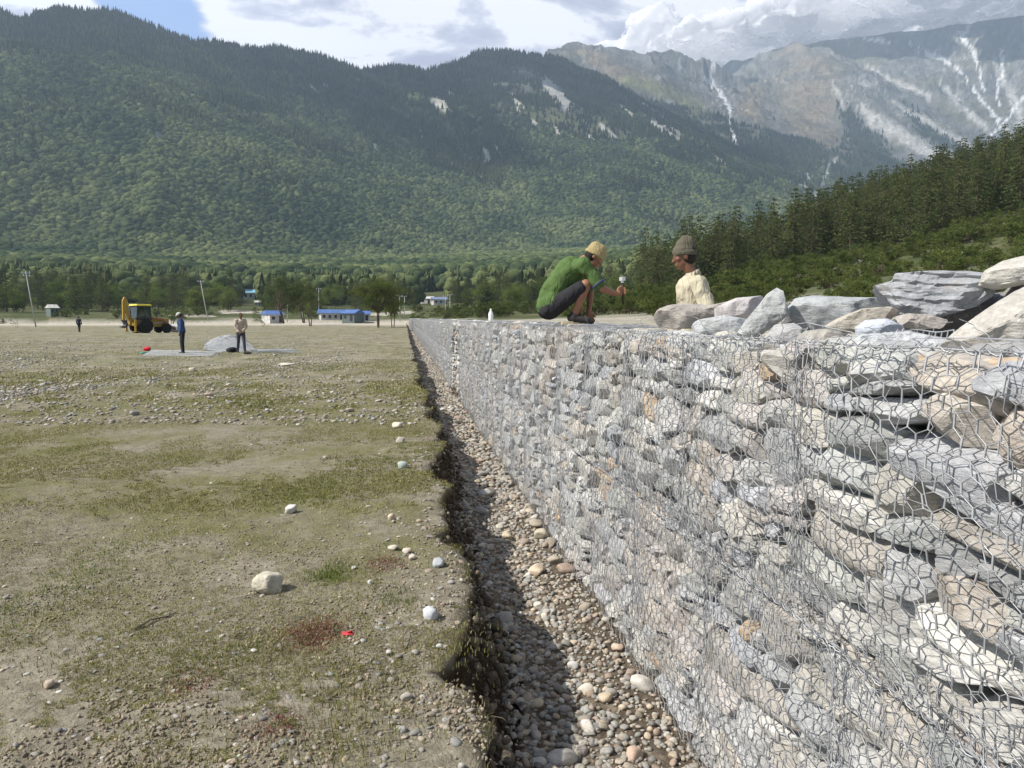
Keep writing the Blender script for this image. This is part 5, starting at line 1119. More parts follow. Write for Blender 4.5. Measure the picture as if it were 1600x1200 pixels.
def hand(mb, w_, d, side, curl=.35, grip=None):
    """palm with five fingers; w_ wrist, d direction of the fingers, side: direction of the thumb"""
    w_, d, sd_ = Vector(w_), Vector(d).normalized(), Vector(side).normalized(); nrm = d.cross(sd_).normalized()
    mb.capsule(w_, .022, w_+d*.03, .026); 
    for k in range(4):
        o = sd_*(.030-.020*k); b = w_+o*.6+d*.015; kn = w_+o+d*.082; mb.capsule(b, .014, kn, .0115)
        L = [.040, .045, .041, .032][k]; v = d
        p = kn
        for s_ in range(3):
            v = (v*math.cos(curl)+nrm*math.sin(curl)).normalized(); q = p+v*L*[.5, .32, .24][s_]*1.9*.5; mb.capsule(p, .0098-.001*s_, q, .009-.001*s_, 8, 3); p = q
    b = w_+sd_*.022+d*.02; q = b+(sd_*.8+d*.6)*.036; mb.capsule(b, .014, q, .011, 8, 3); mb.capsule(q, .0105, q+(d*.9+nrm*math.sin(curl)*.6+sd_*.2)*.03, .0088, 8, 3)
def head(mb, c, fwd, up, sc=1.0):
    c, f, u_ = Vector(c), Vector(fwd).normalized(), Vector(up).normalized(); s = u_.cross(f).normalized(); u_ = f.cross(s).normalized()
    M = Matrix((f, s, u_)).transposed(); e = M.to_euler()
    def P(x, y, z): return c+M @ Vector((x, y, z))*sc
    def E(x, y, z, a, b, h): mb.ell(P(x, y, z), (a*sc, b*sc, h*sc), e)
    E(-.008, 0, .028, .094, .074, .092); E(.022, 0, -.045, .062, .053, .066); E(.05, 0, -.088, .026, .026, .020)
    E(.052, 0, .000, .040, .052, .052)
    mb.capsule(P(.078, 0, .012), .008*sc, P(.100, 0, -.026), .0135*sc, 8, 3); E(.078, 0, -.064, .014, .022, .009); E(.076, 0, -.055, .013, .020, .006)
    for y in (-1, 1):
        E(.066, y*.030, .024, .018, .022, .009); E(.058, y*.040, -.012, .022, .018, .018); E(-.005, y*.077, -.005, .018, .008, .030)
    return P, M, e
def person(label, loc, rz, J, skin, voxel, shirt, trouser, shoe, hair, sc=1.0, sleeve='short', collar=None, hat=None, pants_to='ankle', extra=None, back=None):
    root = thing('person', label, 'person', loc, rz); root.scale = (sc,)*3
    V_ = {k: Vector(q) for k, q in J.items() if len(q) == 3}
    b = MB(); hipw = V_['hipR']-V_['hipL']
    for s in 'LR':
        b.capsule(V_['hip'+s], .085, V_['knee'+s], .054, 14); b.capsule(V_['knee'+s], .052, V_['ank'+s], .036, 14); b.ell(V_['knee'+s].lerp(V_['ank'+s], .28)-(V_['toe'+s]-V_['ank'+s]).normalized()*.015, (.05, .05, .09))
        b.capsule(V_['ank'+s]+Vector((0, 0, -.02)), .033, V_['toe'+s], .028); b.capsule(V_['sh'+s], .052, V_['el'+s], .039, 14); b.capsule(V_['el'+s], .040, V_['wr'+s], .026, 14)
        hd = V_['hd'+s]; hand(b, V_['wr'+s], hd, V_['th'+s], J['curl'+s][0]); b.capsule(V_['chest'], .07, V_['sh'+s], .055)
    b.capsule(V_['hipL'], .085, V_['hipR'], .085); b.capsule(V_['pelvis'], .115, V_['waist'], .105, 16); b.capsule(V_['waist'], .105, V_['chest'], .13, 16)
    b.capsule(V_['chest'], .08, V_['neck'], .055); b.capsule(V_['neck'], .052, V_['head']-(V_['hup']*.05), .05)
    P, M, e = head(b, V_['head'], V_['hfw'], V_['hup']); b.build('body', skin, root, remesh=voxel, sm=2)
    for y in (-1, 1):
        ey = MB(); ey.ell(P(.070, y*.030, .012), (.012, .012, .009), e, 8, 6); ey.build('eye', EYE, root)
    # clothes
    t_ = MB(); g = .016
    t_.capsule(V_['pelvis']+(V_['waist']-V_['pelvis'])*.15, .125+g, V_['waist'], .118+g, 18); t_.capsule(V_['waist'], .118+g, V_['chest'], .135+g, 18); t_.capsule(V_['chest'], .09+g, V_['neck']-(V_['neck']-V_['chest'])*.25, .066)
    for s in 'LR':
        t_.capsule(V_['chest'], .085+g, V_['sh'+s], .062+g*.7, 16); el = V_['sh'+s].lerp(V_['el'+s], .80 if sleeve == 'short' else 1.0); t_.capsule(V_['sh'+s], .062+g*.6, el, .054 if sleeve == 'short' else .050, 16)
        if sleeve == 'long': t_.capsule(V_['el'+s], .050, V_['el'+s].lerp(V_['wr'+s], .96), .040, 16)
        t_.capsule(V_['hip'+s].lerp(V_['waist'], .25), .105+g, V_['waist'], .10+g)
    SLV = []
    for s in 'LR':
        q = MB(); el = V_['sh'+s].lerp(V_['el'+s], .80 if sleeve == 'short' else 1.0); q.capsule(V_['sh'+s]+(V_['chest']-V_['sh'+s])*.12, .078, V_['sh'+s].lerp(el, .5), .066, 16); q.capsule(V_['sh'+s].lerp(el, .5), .066, el, .062 if sleeve == 'short' else .056, 16)
        if sleeve == 'long': q.capsule(el, .056, V_['el'+s].lerp(V_['wr'+s], .96), .044, 16)
        SLV.append(q)
    if back: [t_.capsule(*q) for q in back]
    sh = t_.build('shirt', shirt, root, remesh=voxel, sm=3)
    dm = sh.modifiers.new('d', 'DISPLACE'); dm.texture = WRINK; dm.strength = .013; dm.mid_level = .5; dm.texture_coords = 'LOCAL'
    for q in SLV:
        so = q.build('sleeve', shirt, sh, remesh=voxel, sm=1); dm = so.modifiers.new('d', 'DISPLACE'); dm.texture = WRINK; dm.strength = .012; dm.mid_level = .5
    l_ = MB(); l_.capsule(V_['hipL'], .100, V_['hipR'], .100, 16); l_.capsule(V_['pelvis'], .127, V_['pelvis'].lerp(V_['waist'], .5), .122, 16)
    for s in 'LR':
        if pants_to == 'knee': l_.capsule(V_['hip'+s], .104, V_['hip'+s].lerp(V_['knee'+s], .86), .074, 16)
        else: l_.capsule(V_['hip'+s], .102, V_['knee'+s], .070, 16); l_.capsule(V_['knee'+s], .070, V_['ank'+s]+(V_['knee'+s]-V_['ank'+s])*.06, .056, 16)
    l_.build('trousers', trouser, root, remesh=voxel, sm=3)
    for s in 'LR':
        f_ = MB(); a = V_['ank'+s]; to = V_['toe'+s]; f_.capsule(a+Vector((0, 0, -.03))-(to-a).normalized()*.03, .042, to, .036, 12); f_.capsule(a+Vector((0, 0, -.03)), .045, a+Vector((0, 0, .01)), .044); f_.build('shoe', shoe, root, remesh=max(voxel, .007), sm=2)
    if hair is not None:
        h_ = MB(); h_.ell(P(-.020, 0, .038), (.092, .082, .094), e); h_.ell(P(-.035, 0, -.01), (.072, .077, .075), e)
        h_.build('hair', hair, root, remesh=max(voxel, .006), sm=1)
    if hat: hat(root, P, M, e)
    return root, V_, P, M, e
EYE = simple('eye_dark', (.02, .015, .012), .3, .5)
HAIR = simple('black_hair', (.018, .015, .013), .75, .3, vary=.4, nscale=90, bump=.8)
BLK = cloth('black_cloth', (.030, .030, .034), fold=.9); SHOE = simple('dark_shoe', (.025, .023, .022), .6, .4)
# ---- crouching man with the hammer
GREEN = cloth('green_tshirt', (.082, .135, .045), fold=.9, sc=1.1); PURP = cloth('purple_trim', (.08, .07, .22), fold=.2)
KH = cloth('khaki_knit', (.34, .275, .14), fold=.5, sc=2); OLV = cloth('olive_knit', (.095, .085, .06), stripes=((.14, .13, .10), 60.0, .5, 2), fold=.7, sc=1.3)
def beanie_low(root, P, M, e):
    h = MB(); h.ell(P(-.010, 0, .050), (.106, .090, .088), e, 20, 12); h.ell(P(-.05, 0, .075), (.065, .07, .07), e); h.ell(P(.0, 0, .11), (.07, .06, .04), e)
    c = h.build('knit_cap', KH, root, remesh=.006, sm=2)
    b = MB(); b.lathe([(.0, -.018), (.103, -.018), (.108, -.008), (.108, .010), (.102, .018), (.0, .018)], n=28)
    b.v = [tuple(P(-.012, 0, .022)+M @ Vector((q[0], q[1]*.86, q[2]+q[0]*.12))) for q in b.v]; b.build('cap_band', KH, c, smooth=True)
J = dict(pelvis=(-.15, 0, .17), waist=(-.10, 0, .34), chest=(.08, 0, .54), neck=(.22, 0, .655), head=(.315, -.01, .685), hfw=(.80, -.05, -.60), hup=(.60, 0, .80),
         hipL=(-.14, .09, .15), hipR=(-.14, -.09, .15), kneeL=(.20, .20, .43), kneeR=(.215, -.17, .40), ankL=(.16, .15, .075), ankR=(.10, -.13, .085), toeL=(.31, .17, .035), toeR=(.24, -.15, .04),
         shL=(.19, .17, .585), shR=(.19, -.175, .60), elL=(.30, .22, .33), elR=(.375, -.215, .355), wrL=(.27, .08, .13), wrR=(.53, -.10, .305), hdL=(.15, -.1, -.9), hdR=(.75, .30, .30), thL=(.9, -.1, .15), thR=(-.25, -.1, .95), curlL=(.5,), curlR=(1.15,))
gl = at_r(880, 507, 8.0); gl.z = WTOP+.022
gm, GV, P, M, e = person('man in green t-shirt and khaki cap crouching on the wall with a raised hammer', gl, -YAW, J, SK1, .0065, GREEN, BLK, SHOE, HAIR, sleeve='short', hat=beanie_low, pants_to='knee')
# sleeve hems of the t-shirt
sh_ = [c for c in gm.children if c.name.startswith('shirt')][0]
for s in 'LR':
    a, b = GV['sh'+s], GV['el'+s]; dd = (b-a).normalized(); q = a.lerp(b, .80); tr_ = MB(); tr_.tube([q-dd*.007, q+dd*.007], [.0705, .0690], 24); tr_.build('sleeve_trim', PURP, sh_, smooth=True)
# hammer held upright
hp = Vector((.60, -.075, .335)); hm = thing('hammer', 'hammer held upright by the man in green', 'hammer', gm.matrix_basis @ hp if False else (Matrix.Translation(gl) @ Matrix.Rotation(-YAW, 4, 'Z')) @ hp, -YAW)
h = MB(); h.tube([(.0, 0, -.13), (.0, 0, .02), (-.006, 0, .11)], [.013, .0125, .011], 8); h.build('handle', simple('dark_wood', (.05, .04, .03), .7), hm, smooth=True)
h = MB(); h.box((-.008, 0, .125), (.034, .075, .038), (0, 0, .3)); h.box((-.007, 0, .10), (.026, .03, .03)); h.build('hammer_head', simple('bright_steel', (.66, .66, .66), .35, .5, metal=.3), hm)
# ---- seated man behind the heap
CREAM = cloth('cream_shirt', (.47, .43, .32), stripes=((.30, .26, .20), 26.0, .16, 0), fold=1.0, sc=1.2)
GREYT = cloth('grey_trousers', (.22, .21, .19), fold=.8)
def beanie_tall(root, P, M, e):
    h = MB(); h.ell(P(-.008, 0, .045), (.101, .086, .08), e, 20, 12); h.ell(P(-.018, 0, .085), (.080, .070, .076), e, 20, 12); h.ell(P(-.034, 0, .130), (.048, .046, .050), e); h.ell(P(-.06, 0, .09), (.06, .06, .08), e)
    c = h.build('knit_hat', OLV, root, remesh=.006, sm=2)
    b = MB(); b.lathe([(.0, -.022), (.099, -.022), (.104, -.012), (.103, .014), (.097, .022), (.0, .022)], n=28)
    b.v = [tuple(P(-.012, 0, .030)+M @ Vector((q[0], q[1]*.86, q[2]+q[0]*.16))) for q in b.v]; b.build('hat_cuff', OLV, c, smooth=True)
J2 = dict(pelvis=(-.05, 0, -.18), waist=(-.03, 0, .03), chest=(.00, 0, .28), neck=(.015, 0, .43), head=(.085, 0, .575), hfw=(.97, -.06, -.20), hup=(.20, 0, .98),
          hipL=(-.04, .09, -.19), hipR=(-.04, -.09, -.19), kneeL=(.28, .30, -.18), kneeR=(.26, -.28, -.18), ankL=(.18, -.05, -.23), ankR=(.12, .1, -.23), toeL=(.27, -.14, -.25), toeR=(.2, .2, -.25),
          shL=(-.01, .18, .34), shR=(-.02, -.18, .335), elL=(-.09, .265, .06), elR=(-.035, -.265, .04), wrL=(.12, .16, -.10), wrR=(.15, -.08, -.08), hdL=(.6, -.6, -.2), hdR=(.6, .6, -.2), thL=(.2, -.9, .3), thR=(.2, .9, .3), curlL=(.4,), curlR=(.4,))
bl = at_r(1082, 505, 6.95)
bm_, BV, P, M, e = person('seated man in a striped cream shirt and tall olive knit hat behind the stone heap', bl, math.pi-YAW, J2, SK2, .0065, CREAM, GREYT, SHOE, HAIR, sleeve='long', hat=beanie_tall)
s2 = [c for c in bm_.children if c.name.startswith('shirt')][0]
cb = MB(); n = BV['neck']
for k in range(14):
    a0, a1 = -2.75+5.5*k/13, -2.75+5.5*(k+1)/13
    def cp(a, h, r_): return (n.x+.006+r_*math.cos(a), n.y+r_*math.sin(a), n.z+h-.035*math.cos(a)-.03)
    if k < 13: cb._add([cp(a0, -.012, .088), cp(a1, -.012, .088), cp(a1, .040, .068), cp(a0, .040, .068), cp(a0, -.012, .080), cp(a1, -.012, .080), cp(a1, .040, .062), cp(a0, .040, .062)], [[0, 1, 2, 3], [5, 4, 7, 6], [3, 2, 6, 7], [1, 0, 4, 5], [0, 3, 7, 4], [2, 1, 5, 6]])
cb.build('collar', CREAM, s2, smooth=True)
# ---- men on the field
def stand(h=1.0, stance=.11, lean=0.0, armL=None, armR=None, stride=0.0, look=(1, 0, -.25)):
    d = dict(pelvis=(0, 0, .93), waist=(lean*.3, 0, 1.10), chest=(lean*.7, 0, 1.32), neck=(lean, 0, 1.49), head=(lean+.03, 0, 1.61), hfw=look, hup=(.15, 0, 1),
             hipL=(0, .09, .90), hipR=(0, -.09, .90), kneeL=(stride*.6+.02, stance+.02, .49), kneeR=(-stride*.3+.03, -stance-.02, .49), ankL=(stride, stance+.03, .085), ankR=(-stride*.8, -stance-.03, .085),
             toeL=(stride+.15, stance+.05, .035), toeR=(-stride*.8+.15, -stance-.05, .035), shL=(lean*.85, .18, 1.42), shR=(lean*.85, -.18, 1.42), elL=(lean*.6-.03, .24, 1.13), elR=(lean*.6-.03, -.24, 1.13),
             wrL=(lean*.6+.06, .25, .89), wrR=(lean*.6+.06, -.25, .89), hdL=(.1, -.1, -1), hdR=(.1, .1, -1), thL=(1, 0, 0), thR=(1, 0, 0), curlL=(.4,), curlR=(.4,))
    if armL: d.update(elL=armL[0], wrL=armL[1])
    if armR: d.update(elR=armR[0], wrR=armR[1])
    return d
BLUE = cloth('blue_jacket', (.045, .075, .16), fold=.9); TAN = cloth('beige_jacket', (.46, .38, .30), fold=.9); DNM = cloth('dark_denim', (.06, .065, .085), fold=.9); NAVY = cloth('navy_cloth', (.03, .035, .06))
def cap(col, brim=True):
    mt = simple('cap_cloth', col, .9)
    def f(root, P, M, e):
        h = MB(); h.ell(P(-.008, 0, .060), (.103, .090, .075), e, 18, 10)
        if brim: h.ell(P(.10, 0, .045), (.06, .065, .010), e)
        h.build('cap', mt, root, remesh=.008, sm=1)
    return f
def on_field(px, py): p = at_z(px, py, 0.0); p.z = float(tz(p.x, p.y))+.005; return p
p = on_field(286, 553); person('worker in a dark blue jacket, black trousers and pale grey cap standing on the field', p, math.pi-YAW+.5, stand(lean=.07, look=(1, 0, -.55), armR=((-.02, -.27, 1.14), (.02, -.31, .90)), armL=((.06, .26, 1.13), (.12, .30, .88))), SK2, .011, BLUE, BLK, SHOE, HAIR, sc=1.0, sleeve='long', hat=cap((.52, .52, .50)))
p = on_field(377, 551); person('bareheaded worker in an open beige jacket striding across the field', p, -YAW-1.05, stand(lean=.08, stride=.24, stance=.08, look=(1, 0, -.3), armL=((.10, .23, 1.15), (.25, .06, .97)), armR=((.08, -.25, 1.12), (.22, -.10, .90))), SK2, .011, TAN, DNM, SHOE, HAIR, sc=.99, sleeve='long')
p = on_field(124, 519); person('distant person in dark clothes walking on the field left of the digger', p, math.pi/2, stand(stride=.12, stance=.05), SK2, .02, NAVY, BLK, SHOE, HAIR, sc=.96, sleeve='long')
# ================================================================== DIGGER
YEL = simple('shaded_yellow_paint', (.36, .22, .025), .45, .5, vary=.15, nscale=4); DKM = simple('dark_metal', (.03, .03, .032), .6, .4); RUB = simple('tyre_rubber', (.022, .021, .020), .85, .2, vary=.4, nscale=6, bump=.3)  # digger yellow darkened for the side turned away from the sun
STL = simple('worn_steel', (.45, .45, .44), .4, .5, metal=.5); RED = simple('dull_orange_metal', (.30, .12, .05), .6, .3); WHT = simple('white_paint', (.75, .75, .72), .5, .4)
m, t, out = newmat('cab_glass'); g1 = t.add('ShaderNodeBsdfGlossy', {'Roughness': .05, 'Color': (.8, .85, .9, 1)}); t1 = t.add('ShaderNodeBsdfTransparent', {'Color': (.55, .6, .6, 1)}); mx = t.add('ShaderNodeMixShader', {0: .12}); t.l.new(t1.outputs[0], mx.inputs[1]); t.l.new(g1.outputs[0], mx.inputs[2]); t.l.new(mx.outputs[0], out.inputs[0]); GLS = m
p = on_field(221, 520)
D = thing('backhoe_loader', 'yellow backhoe loader with its rear arm folded upright, parked on the field', 'digger', p, -YAW+R(52)); D.scale = (1.04,)*3
# x forward (towards the front loader), rear axle at x=0
b = MB(); b.prism([(-.75, .75), (-.75, 1.25), (.6, 1.30), (.6, 1.55), (2.35, 1.42), (2.55, 1.15), (2.55, .62), (.4, .55)], -.42, .42); b.box((-.55, 0, 1.0), (.5, 1.5, .5)); b.build('chassis', YEL, D, bevel=.03)
b = MB(); b.box((2.6, 0, 1.02), (.06, .74, .62)); b.build('grille', DKM, D)
for s in (-1, 1):
    b = MB(); b.prism([(-.75, .95), (-.72, 1.35), (-.45, 1.6), (.3, 1.6), (.62, 1.3), (.62, 1.2), (.3, 1.48), (-.42, 1.48), (-.62, 1.3)], s*.55-.2, s*.55+.2); b.build('mudguard', DKM, D)
def wheel(x, y, r, w_):
    o = thing('wheel', None, None, (x, y, r)); o.parent = D
    a = MB(); a.lathe([(r*.55, -w_/2), (r*.93, -w_/2), (r, -w_*.36), (r, w_*.36), (r*.93, w_/2), (r*.55, w_/2)], 'y', n=40)
    for k in range(22):
        q = 2*math.pi*k/22; a.box((math.cos(q)*(r+.012), (.12*w_)*(1 if k % 2 else -1)*1.8, math.sin(q)*(r+.012)), (.05, w_*.55, .07), (0, -q, 0))
    a.build('tyre', RUB, o); a = MB(); a.lathe([(.03, -w_*.34), (r*.30, -w_*.34), (r*.5, -w_*.44), (r*.56, -w_*.44), (r*.56, w_*.44), (r*.5, w_*.44), (r*.30, w_*.34), (.03, w_*.34)], 'y', n=28); a.build('rim', YEL if r > .6 else WHT, o)
for s in (-1, 1): wheel(0, s*.86, .70, .42); wheel(2.15, s*.78, .45, .30)
# cab
C_ = MB()
for x in (-.68, .62):
    for y in (-.68, .68): C_.box((x*(1 if x > 0 else .97), y, 1.95), (.09, .09, 1.35), (0, .05*(1 if x < 0 else -1), 0))
for y in (-.68, .68): C_.box((-.03, y, 1.33), (1.35, .07, .12)); C_.box((-.03, y, 2.58), (1.35, .07, .09)); C_.box((.1, y, 1.95), (.05, .05, 1.3))
for x in (-.68, .62): C_.box((x, 0, 1.36), (.07, 1.36, .12)); C_.box((x, 0, 2.58), (.07, 1.36, .09))
cab = C_.build('cab_frame', DKM, D, bevel=.01)
b = MB(); b.box((0, 0, 2.72), (1.62, 1.58, .16), taper=.9); b.build('cab_roof', simple('bright_yellow_paint', (.72, .58, .04), .45, .5), D, bevel=.05)
for y in (-.67, .67): b = MB(); b.box((-.03, y, 1.96), (1.25, .012, 1.15)); b.build('cab_window', GLS, cab)
for x in (-.67, .61): b = MB(); b.box((x, 0, 1.96), (.012, 1.26, 1.15)); b.build('cab_window', GLS, cab)
b = MB(); b.box((-.1, 0, 1.55), (.5, .5, .14)); b.box((-.32, 0, 1.85), (.12, .48, .6)); b.build('seat', DKM, D, bevel=.04)
b = MB(); b.tube([(.45, 0, 1.3), (.30, 0, 1.75)], .03); b.lathe([(.16, 1.76), (.19, 1.775), (.16, 1.79)], 'z', (.28, 0, 0), 20); b.build('steering_wheel', DKM, D)
# rear arm folded upright
b = MB(); b.box((-1.0, 0, .85), (.28, 1.7, .28)); b.box((-1.05, -.05, 1.1), (.3, .36, .8)); b.build('kingpost', YEL, D, bevel=.02)
b = MB(); b.prism([(-1.15, 1.0), (-.92, 1.05), (-1.25, 2.2), (-1.33, 3.25), (-1.52, 3.28), (-1.62, 2.3), (-1.4, 1.6)], -.16, .08); b.build('boom', YEL, D, bevel=.02)
b = MB(); b.prism([(-1.36, 3.45), (-1.60, 3.5), (-1.78, 3.1), (-1.80, 1.2), (-1.62, 1.15), (-1.55, 2.8)], -.15, .05); b.build('dipper_arm', YEL, D, bevel=.02)
b = MB(); b.tube([(-1.05, -.04, 1.45), (-1.2, -.04, 2.6)], .06, 10); b.tube([(-1.2, -.04, 2.6), (-1.28, -.04, 3.1)], .035, 8); b.build('hydraulic_ram', STL, D)
b = MB(); b.prism([(-1.85, 1.3), (-1.5, 1.2), (-1.42, .75), (-1.7, .5), (-2.05, .62), (-2.0, .7), (-1.72, .66), (-1.6, .85), (-1.72, 1.1)], -.36, .28); b.build('bucket', DKM, D)
for s in (-1, 1): b = MB(); b.box((-1.0, s*.92, .75), (.16, .14, 1.15)); b.box((-1.0, s*1.0, .16), (.42, .42, .05)); b.build('stabiliser', YEL, D, bevel=.01)
# front loader
for s in (-1, 1):
    b = MB(); b.prism([(.75, 1.35), (.78, 1.55), (1.9, 1.38), (3.0, .55), (3.25, .35), (3.15, .22), (2.85, .38), (1.8, 1.18)], s*.58-.05, s*.58+.05); b.build('loader_arm', RED, D, bevel=.01)
    b = MB(); b.tube([(1.0, s*.5, .9), (2.0, s*.5, 1.05)], .05, 8); b.build('hydraulic_ram', STL, D)
b = MB(); b.prism([(3.1, .62), (3.05, .15), (3.2, .06), (3.95, .04), (3.95, .08), (3.3, .16), (3.2, .3), (3.25, .62), (3.75, .8), (3.7, .84)], -1.12, 1.12)
for y in (-1.12, 1.09): b.prism([(3.1, .62), (3.05, .1), (3.9, .05), (3.72, .82)], y, y+.03)
b.build('loader_bucket', STL, D)
b = MB(); b.tube([(1.7, .25, 1.45), (1.7, .25, 2.0), (1.66, .25, 2.08)], .035, 8); b.build('exhaust_pipe', DKM, D)
# ================================================================== MESH PANELS AND LITTLE THINGS ON THE FIELD
def net_sheet(name, corners, label, seed, lift=.05, cell=.11, rad=.0045, crumple=.05):
    c = [on_field(*q) for q in corners]; S = hexnet(0, 1*((c[1]-c[0]).length), 0, (c[3]-c[0]).length, cell, cell*1.3, cell*.4, seed=seed); L0, L1 = (c[1]-c[0]).length, (c[3]-c[0]).length
    def f(A, B):
        u_, v_ = A/L0, B/L1; P = sum(np.outer(w_, np.array(q)) for w_, q in (((1-u_)*(1-v_), c[0]), (u_*(1-v_), c[1]), (u_*v_, c[2]), ((1-u_)*v_, c[3])))
        P[:, 2] = tz(P[:, 0], P[:, 1])+.015+crumple*(.5+.5*fbm(A/.6, B/.6, seed, 4, 301))+lift*np.sin(np.pi*np.clip(u_, 0, 1))*np.sin(np.pi*np.clip(v_, 0, 1)); return P
    V, F = tubes(f(S[0], S[1]), f(S[2], S[3]), rad, 3); return tag(link(name, mesh(name, V, F), M_WIRE2), label, 'wire netting')
M_WIRE2, t, out = newmat('bright_wire'); finish(t, out, (.36, .37, .38), .5, .5, metal=.3)
net_sheet('netting_panel', [(222, 557), (330, 557), (342, 549), (228, 549)], 'flat panel of bright wire netting under the worker in blue', 1, .02, .16, .0045, .04)
net_sheet('netting_panel', [(318, 548), (402, 551), (384, 530), (326, 533)], 'heap of folded pale wire netting behind the striding worker', 2, .45, .11, .006, .16)
net_sheet('netting_panel', [(395, 552), (470, 550), (462, 545), (398, 546)], 'thin strip of netting trailing right of the striding worker', 3, .02, .16, .0045, .04)
net_sheet('netting_panel', [(318, 546), (400, 549), (380, 531), (330, 534)], 'second layer of netting in the folded heap', 4, .40, .12, .006, .10)
m, t, out = newmat('plastic_sheet'); finish(t, out, t.mix(t.noise(t.add('ShaderNodeTexCoord').outputs['Object'], 3, 5, .6), (.24, .28, .29), (.42, .46, .47)), .45, .4)
c = [on_field(*q) for q in [(322, 547), (386, 550), (378, 532), (332, 535)]]; n = 24; V = []
for i in range(n+1):
    for j in range(n+1):
        a, b = i/n, j/n; p = c[0].lerp(c[1], a).lerp(c[3].lerp(c[2], a), b); p.z = float(tz(p.x, p.y))+.01+.34*math.sin(math.pi*a)**.5*math.sin(math.pi*b)**.5*(.8+.5*float(fbm(a*4, b*4, 0, 3, 77))); V.append(tuple(p))
F = np.array([[i*(n+1)+j, (i+1)*(n+1)+j, (i+1)*(n+1)+j+1, i*(n+1)+j+1] for i in range(n) for j in range(n)]); o = link('tarpaulin', mesh('tarpaulin', V, F, smooth=True), m); sd_ = o.modifiers.new('s', 'SOLIDIFY'); sd_.thickness = .01
tag(o, 'pale grey-blue plastic tarpaulin bunched under the netting heap', 'tarpaulin')
def lump(px, py, w_, h, mat, name, label, cat, seed=1, d=None):
    p = on_field(px, py); v, f = rock_shape(seed, 3, 2.2, 3, .25); o = link(name, mesh(name, v, f, np.ones((len(v), 3)), True), mat, None, (p.x, p.y, p.z+h*.4), (0, 0, seed), (w_, d or w_*.6, h)); return tag(o, label, cat)
lump(229, 549, .42, .22, cloth('red_cloth', (.55, .03, .05)), 'bundle', 'small bright red cloth bundle on the field', 'bundle', 31)
lump(226, 553, .35, .08, cloth('teal_cloth', (.08, .38, .30)), 'rag', 'teal rag lying in front of the red bundle', 'rag', 32)
lump(362, 550, .75, .26, BLK, 'jacket_heap', 'dark clothes heap at the feet of the striding worker', 'clothes', 33)
lump(387, 553, .4, .1, BLK, 'dark_rag', 'flat black rag under the striding worker', 'rag', 34)
p = at_z(543, 987, 0); o = MB(); o.box((0, 0, 0), (.05, .03, .003), (.2, .1, .3)); o.box((.015, .01, .006), (.03, .025, .003), (-.4, .2, .9)); o = o.build('wrapper', simple('red_foil', (.60, .05, .06), .3, .5), loc=(p.x, p.y, float(tz(p.x, p.y))+.012)); tag(o, 'crumpled red wrapper beside the reddish plant', 'wrapper')
def twig(pts, r, label):
    P = [at_z(*q[:2], 0) for q in pts]; 
    for a, q in zip(P, pts): a.z = float(tz(a.x, a.y))+.004+q[2]
    b = MB(); b.tube(P, [r]+[r*.7]*(len(P)-2)+[r*.3], 5); tag(b.build('twig', M_BARK), label, 'twig')
twig([(210, 978, 0), (235, 965, .01), (262, 956, .004), (275, 950, .0)], .006, 'dark crooked twig lying left of the cream boulder')
twig([(629, 1012, .0), (630, 990, .035), (627, 982, .05)], .003, 'short dark twig standing up near the bank edge')
twig([(632, 1006, .0), (650, 995, .01), (658, 990, .012)], .002, 'thin twig lying at the foot of the upright one')
twig([(768, 1112, .0), (785, 1122, .01), (790, 1128, .012)], .002, 'pale root poking out of the bank')
# bottle on the wall
p = at_r(767, 498, 19.0); p.z = WTOP+.01
b = MB(); b.lathe([(.02, 0), (.055, .0), (.06, .02), (.06, .16), (.055, .20), (.024, .25), (.022, .27), (.026, .275), (.026, .30), (.0, .30)], n=20); tag(b.build('bottle', simple('white_plastic', (.75, .76, .75), .4, .4), smooth=True, loc=p), 'white plastic bottle standing on top of the wall', 'bottle')
p = at_r(890, 503, 7.9); p.z = WTOP+.035
b = MB(); b.box((0, 0, 0), (.20, .12, .03), (0, -.08, .1)); tag(b.build('wood_block', simple('pale_wood', (.62, .52, .34), .8), loc=p, bevel=.004), 'pale wooden block lying on the wall under the crouching man', 'wood block')
# ================================================================== POLES, HUTS, SINGLE TREES
CONC = simple('grey_concrete', (.42, .41, .39), .9, .2, vary=.2)
def pole(px, y1, pxb, y0, r, label, arms=1, rad=.12):
    a = at_r(px, y1, r); b_ = at_r(pxb, y0, r); b_.z -= .6; root = thing('power_pole', label, 'power pole', b_)
    d = Vector(a)-Vector(b_); m_ = MB(); m_.tube([(0, 0, 0), tuple(d)], [rad, rad*.6], 8); m_.build('post', CONC, root, smooth=True)
    for k in range(arms):
        q = d*(1-.03-.05*k); m_ = MB(); m_.box(tuple(q), (1.5-.3*k, .10, .10), (0, 0, -YAW+.3)); m_.build('crossarm', CONC, root)
        for s in (-1, 0, 1): i_ = MB(); i_.tube([tuple(q+RT*s*.62*(1-.2*k)+Vector((0, 0, .04))), tuple(q+RT*s*.62*(1-.2*k)+Vector((0, 0, .28)))], .05, 6); i_.build('insulator', WHT, root)
pole(40, 424, 56, 506, 155, 'leaning pale power pole at the far left edge of the field', 2); pole(313, 438, 325, 498, 200, 'leaning pale power pole behind the worker in blue', 1)
pole(472, 456, 473, 500, 230, 'grey power pole left of the leafy tree by the huts'); pole(498, 450, 498, 500, 240, 'grey power pole beside the long blue-roofed hut'); pole(624, 462, 625, 499, 230, 'left pole of the pair at the end of the wall')
pole(632, 462, 632, 499, 235, 'right pole of the pair at the end of the wall'); pole(696, 462, 696, 492, 235, 'left pole of the pair beyond the wall'); pole(703, 460, 703, 492, 240, 'right pole of the pair beyond the wall')
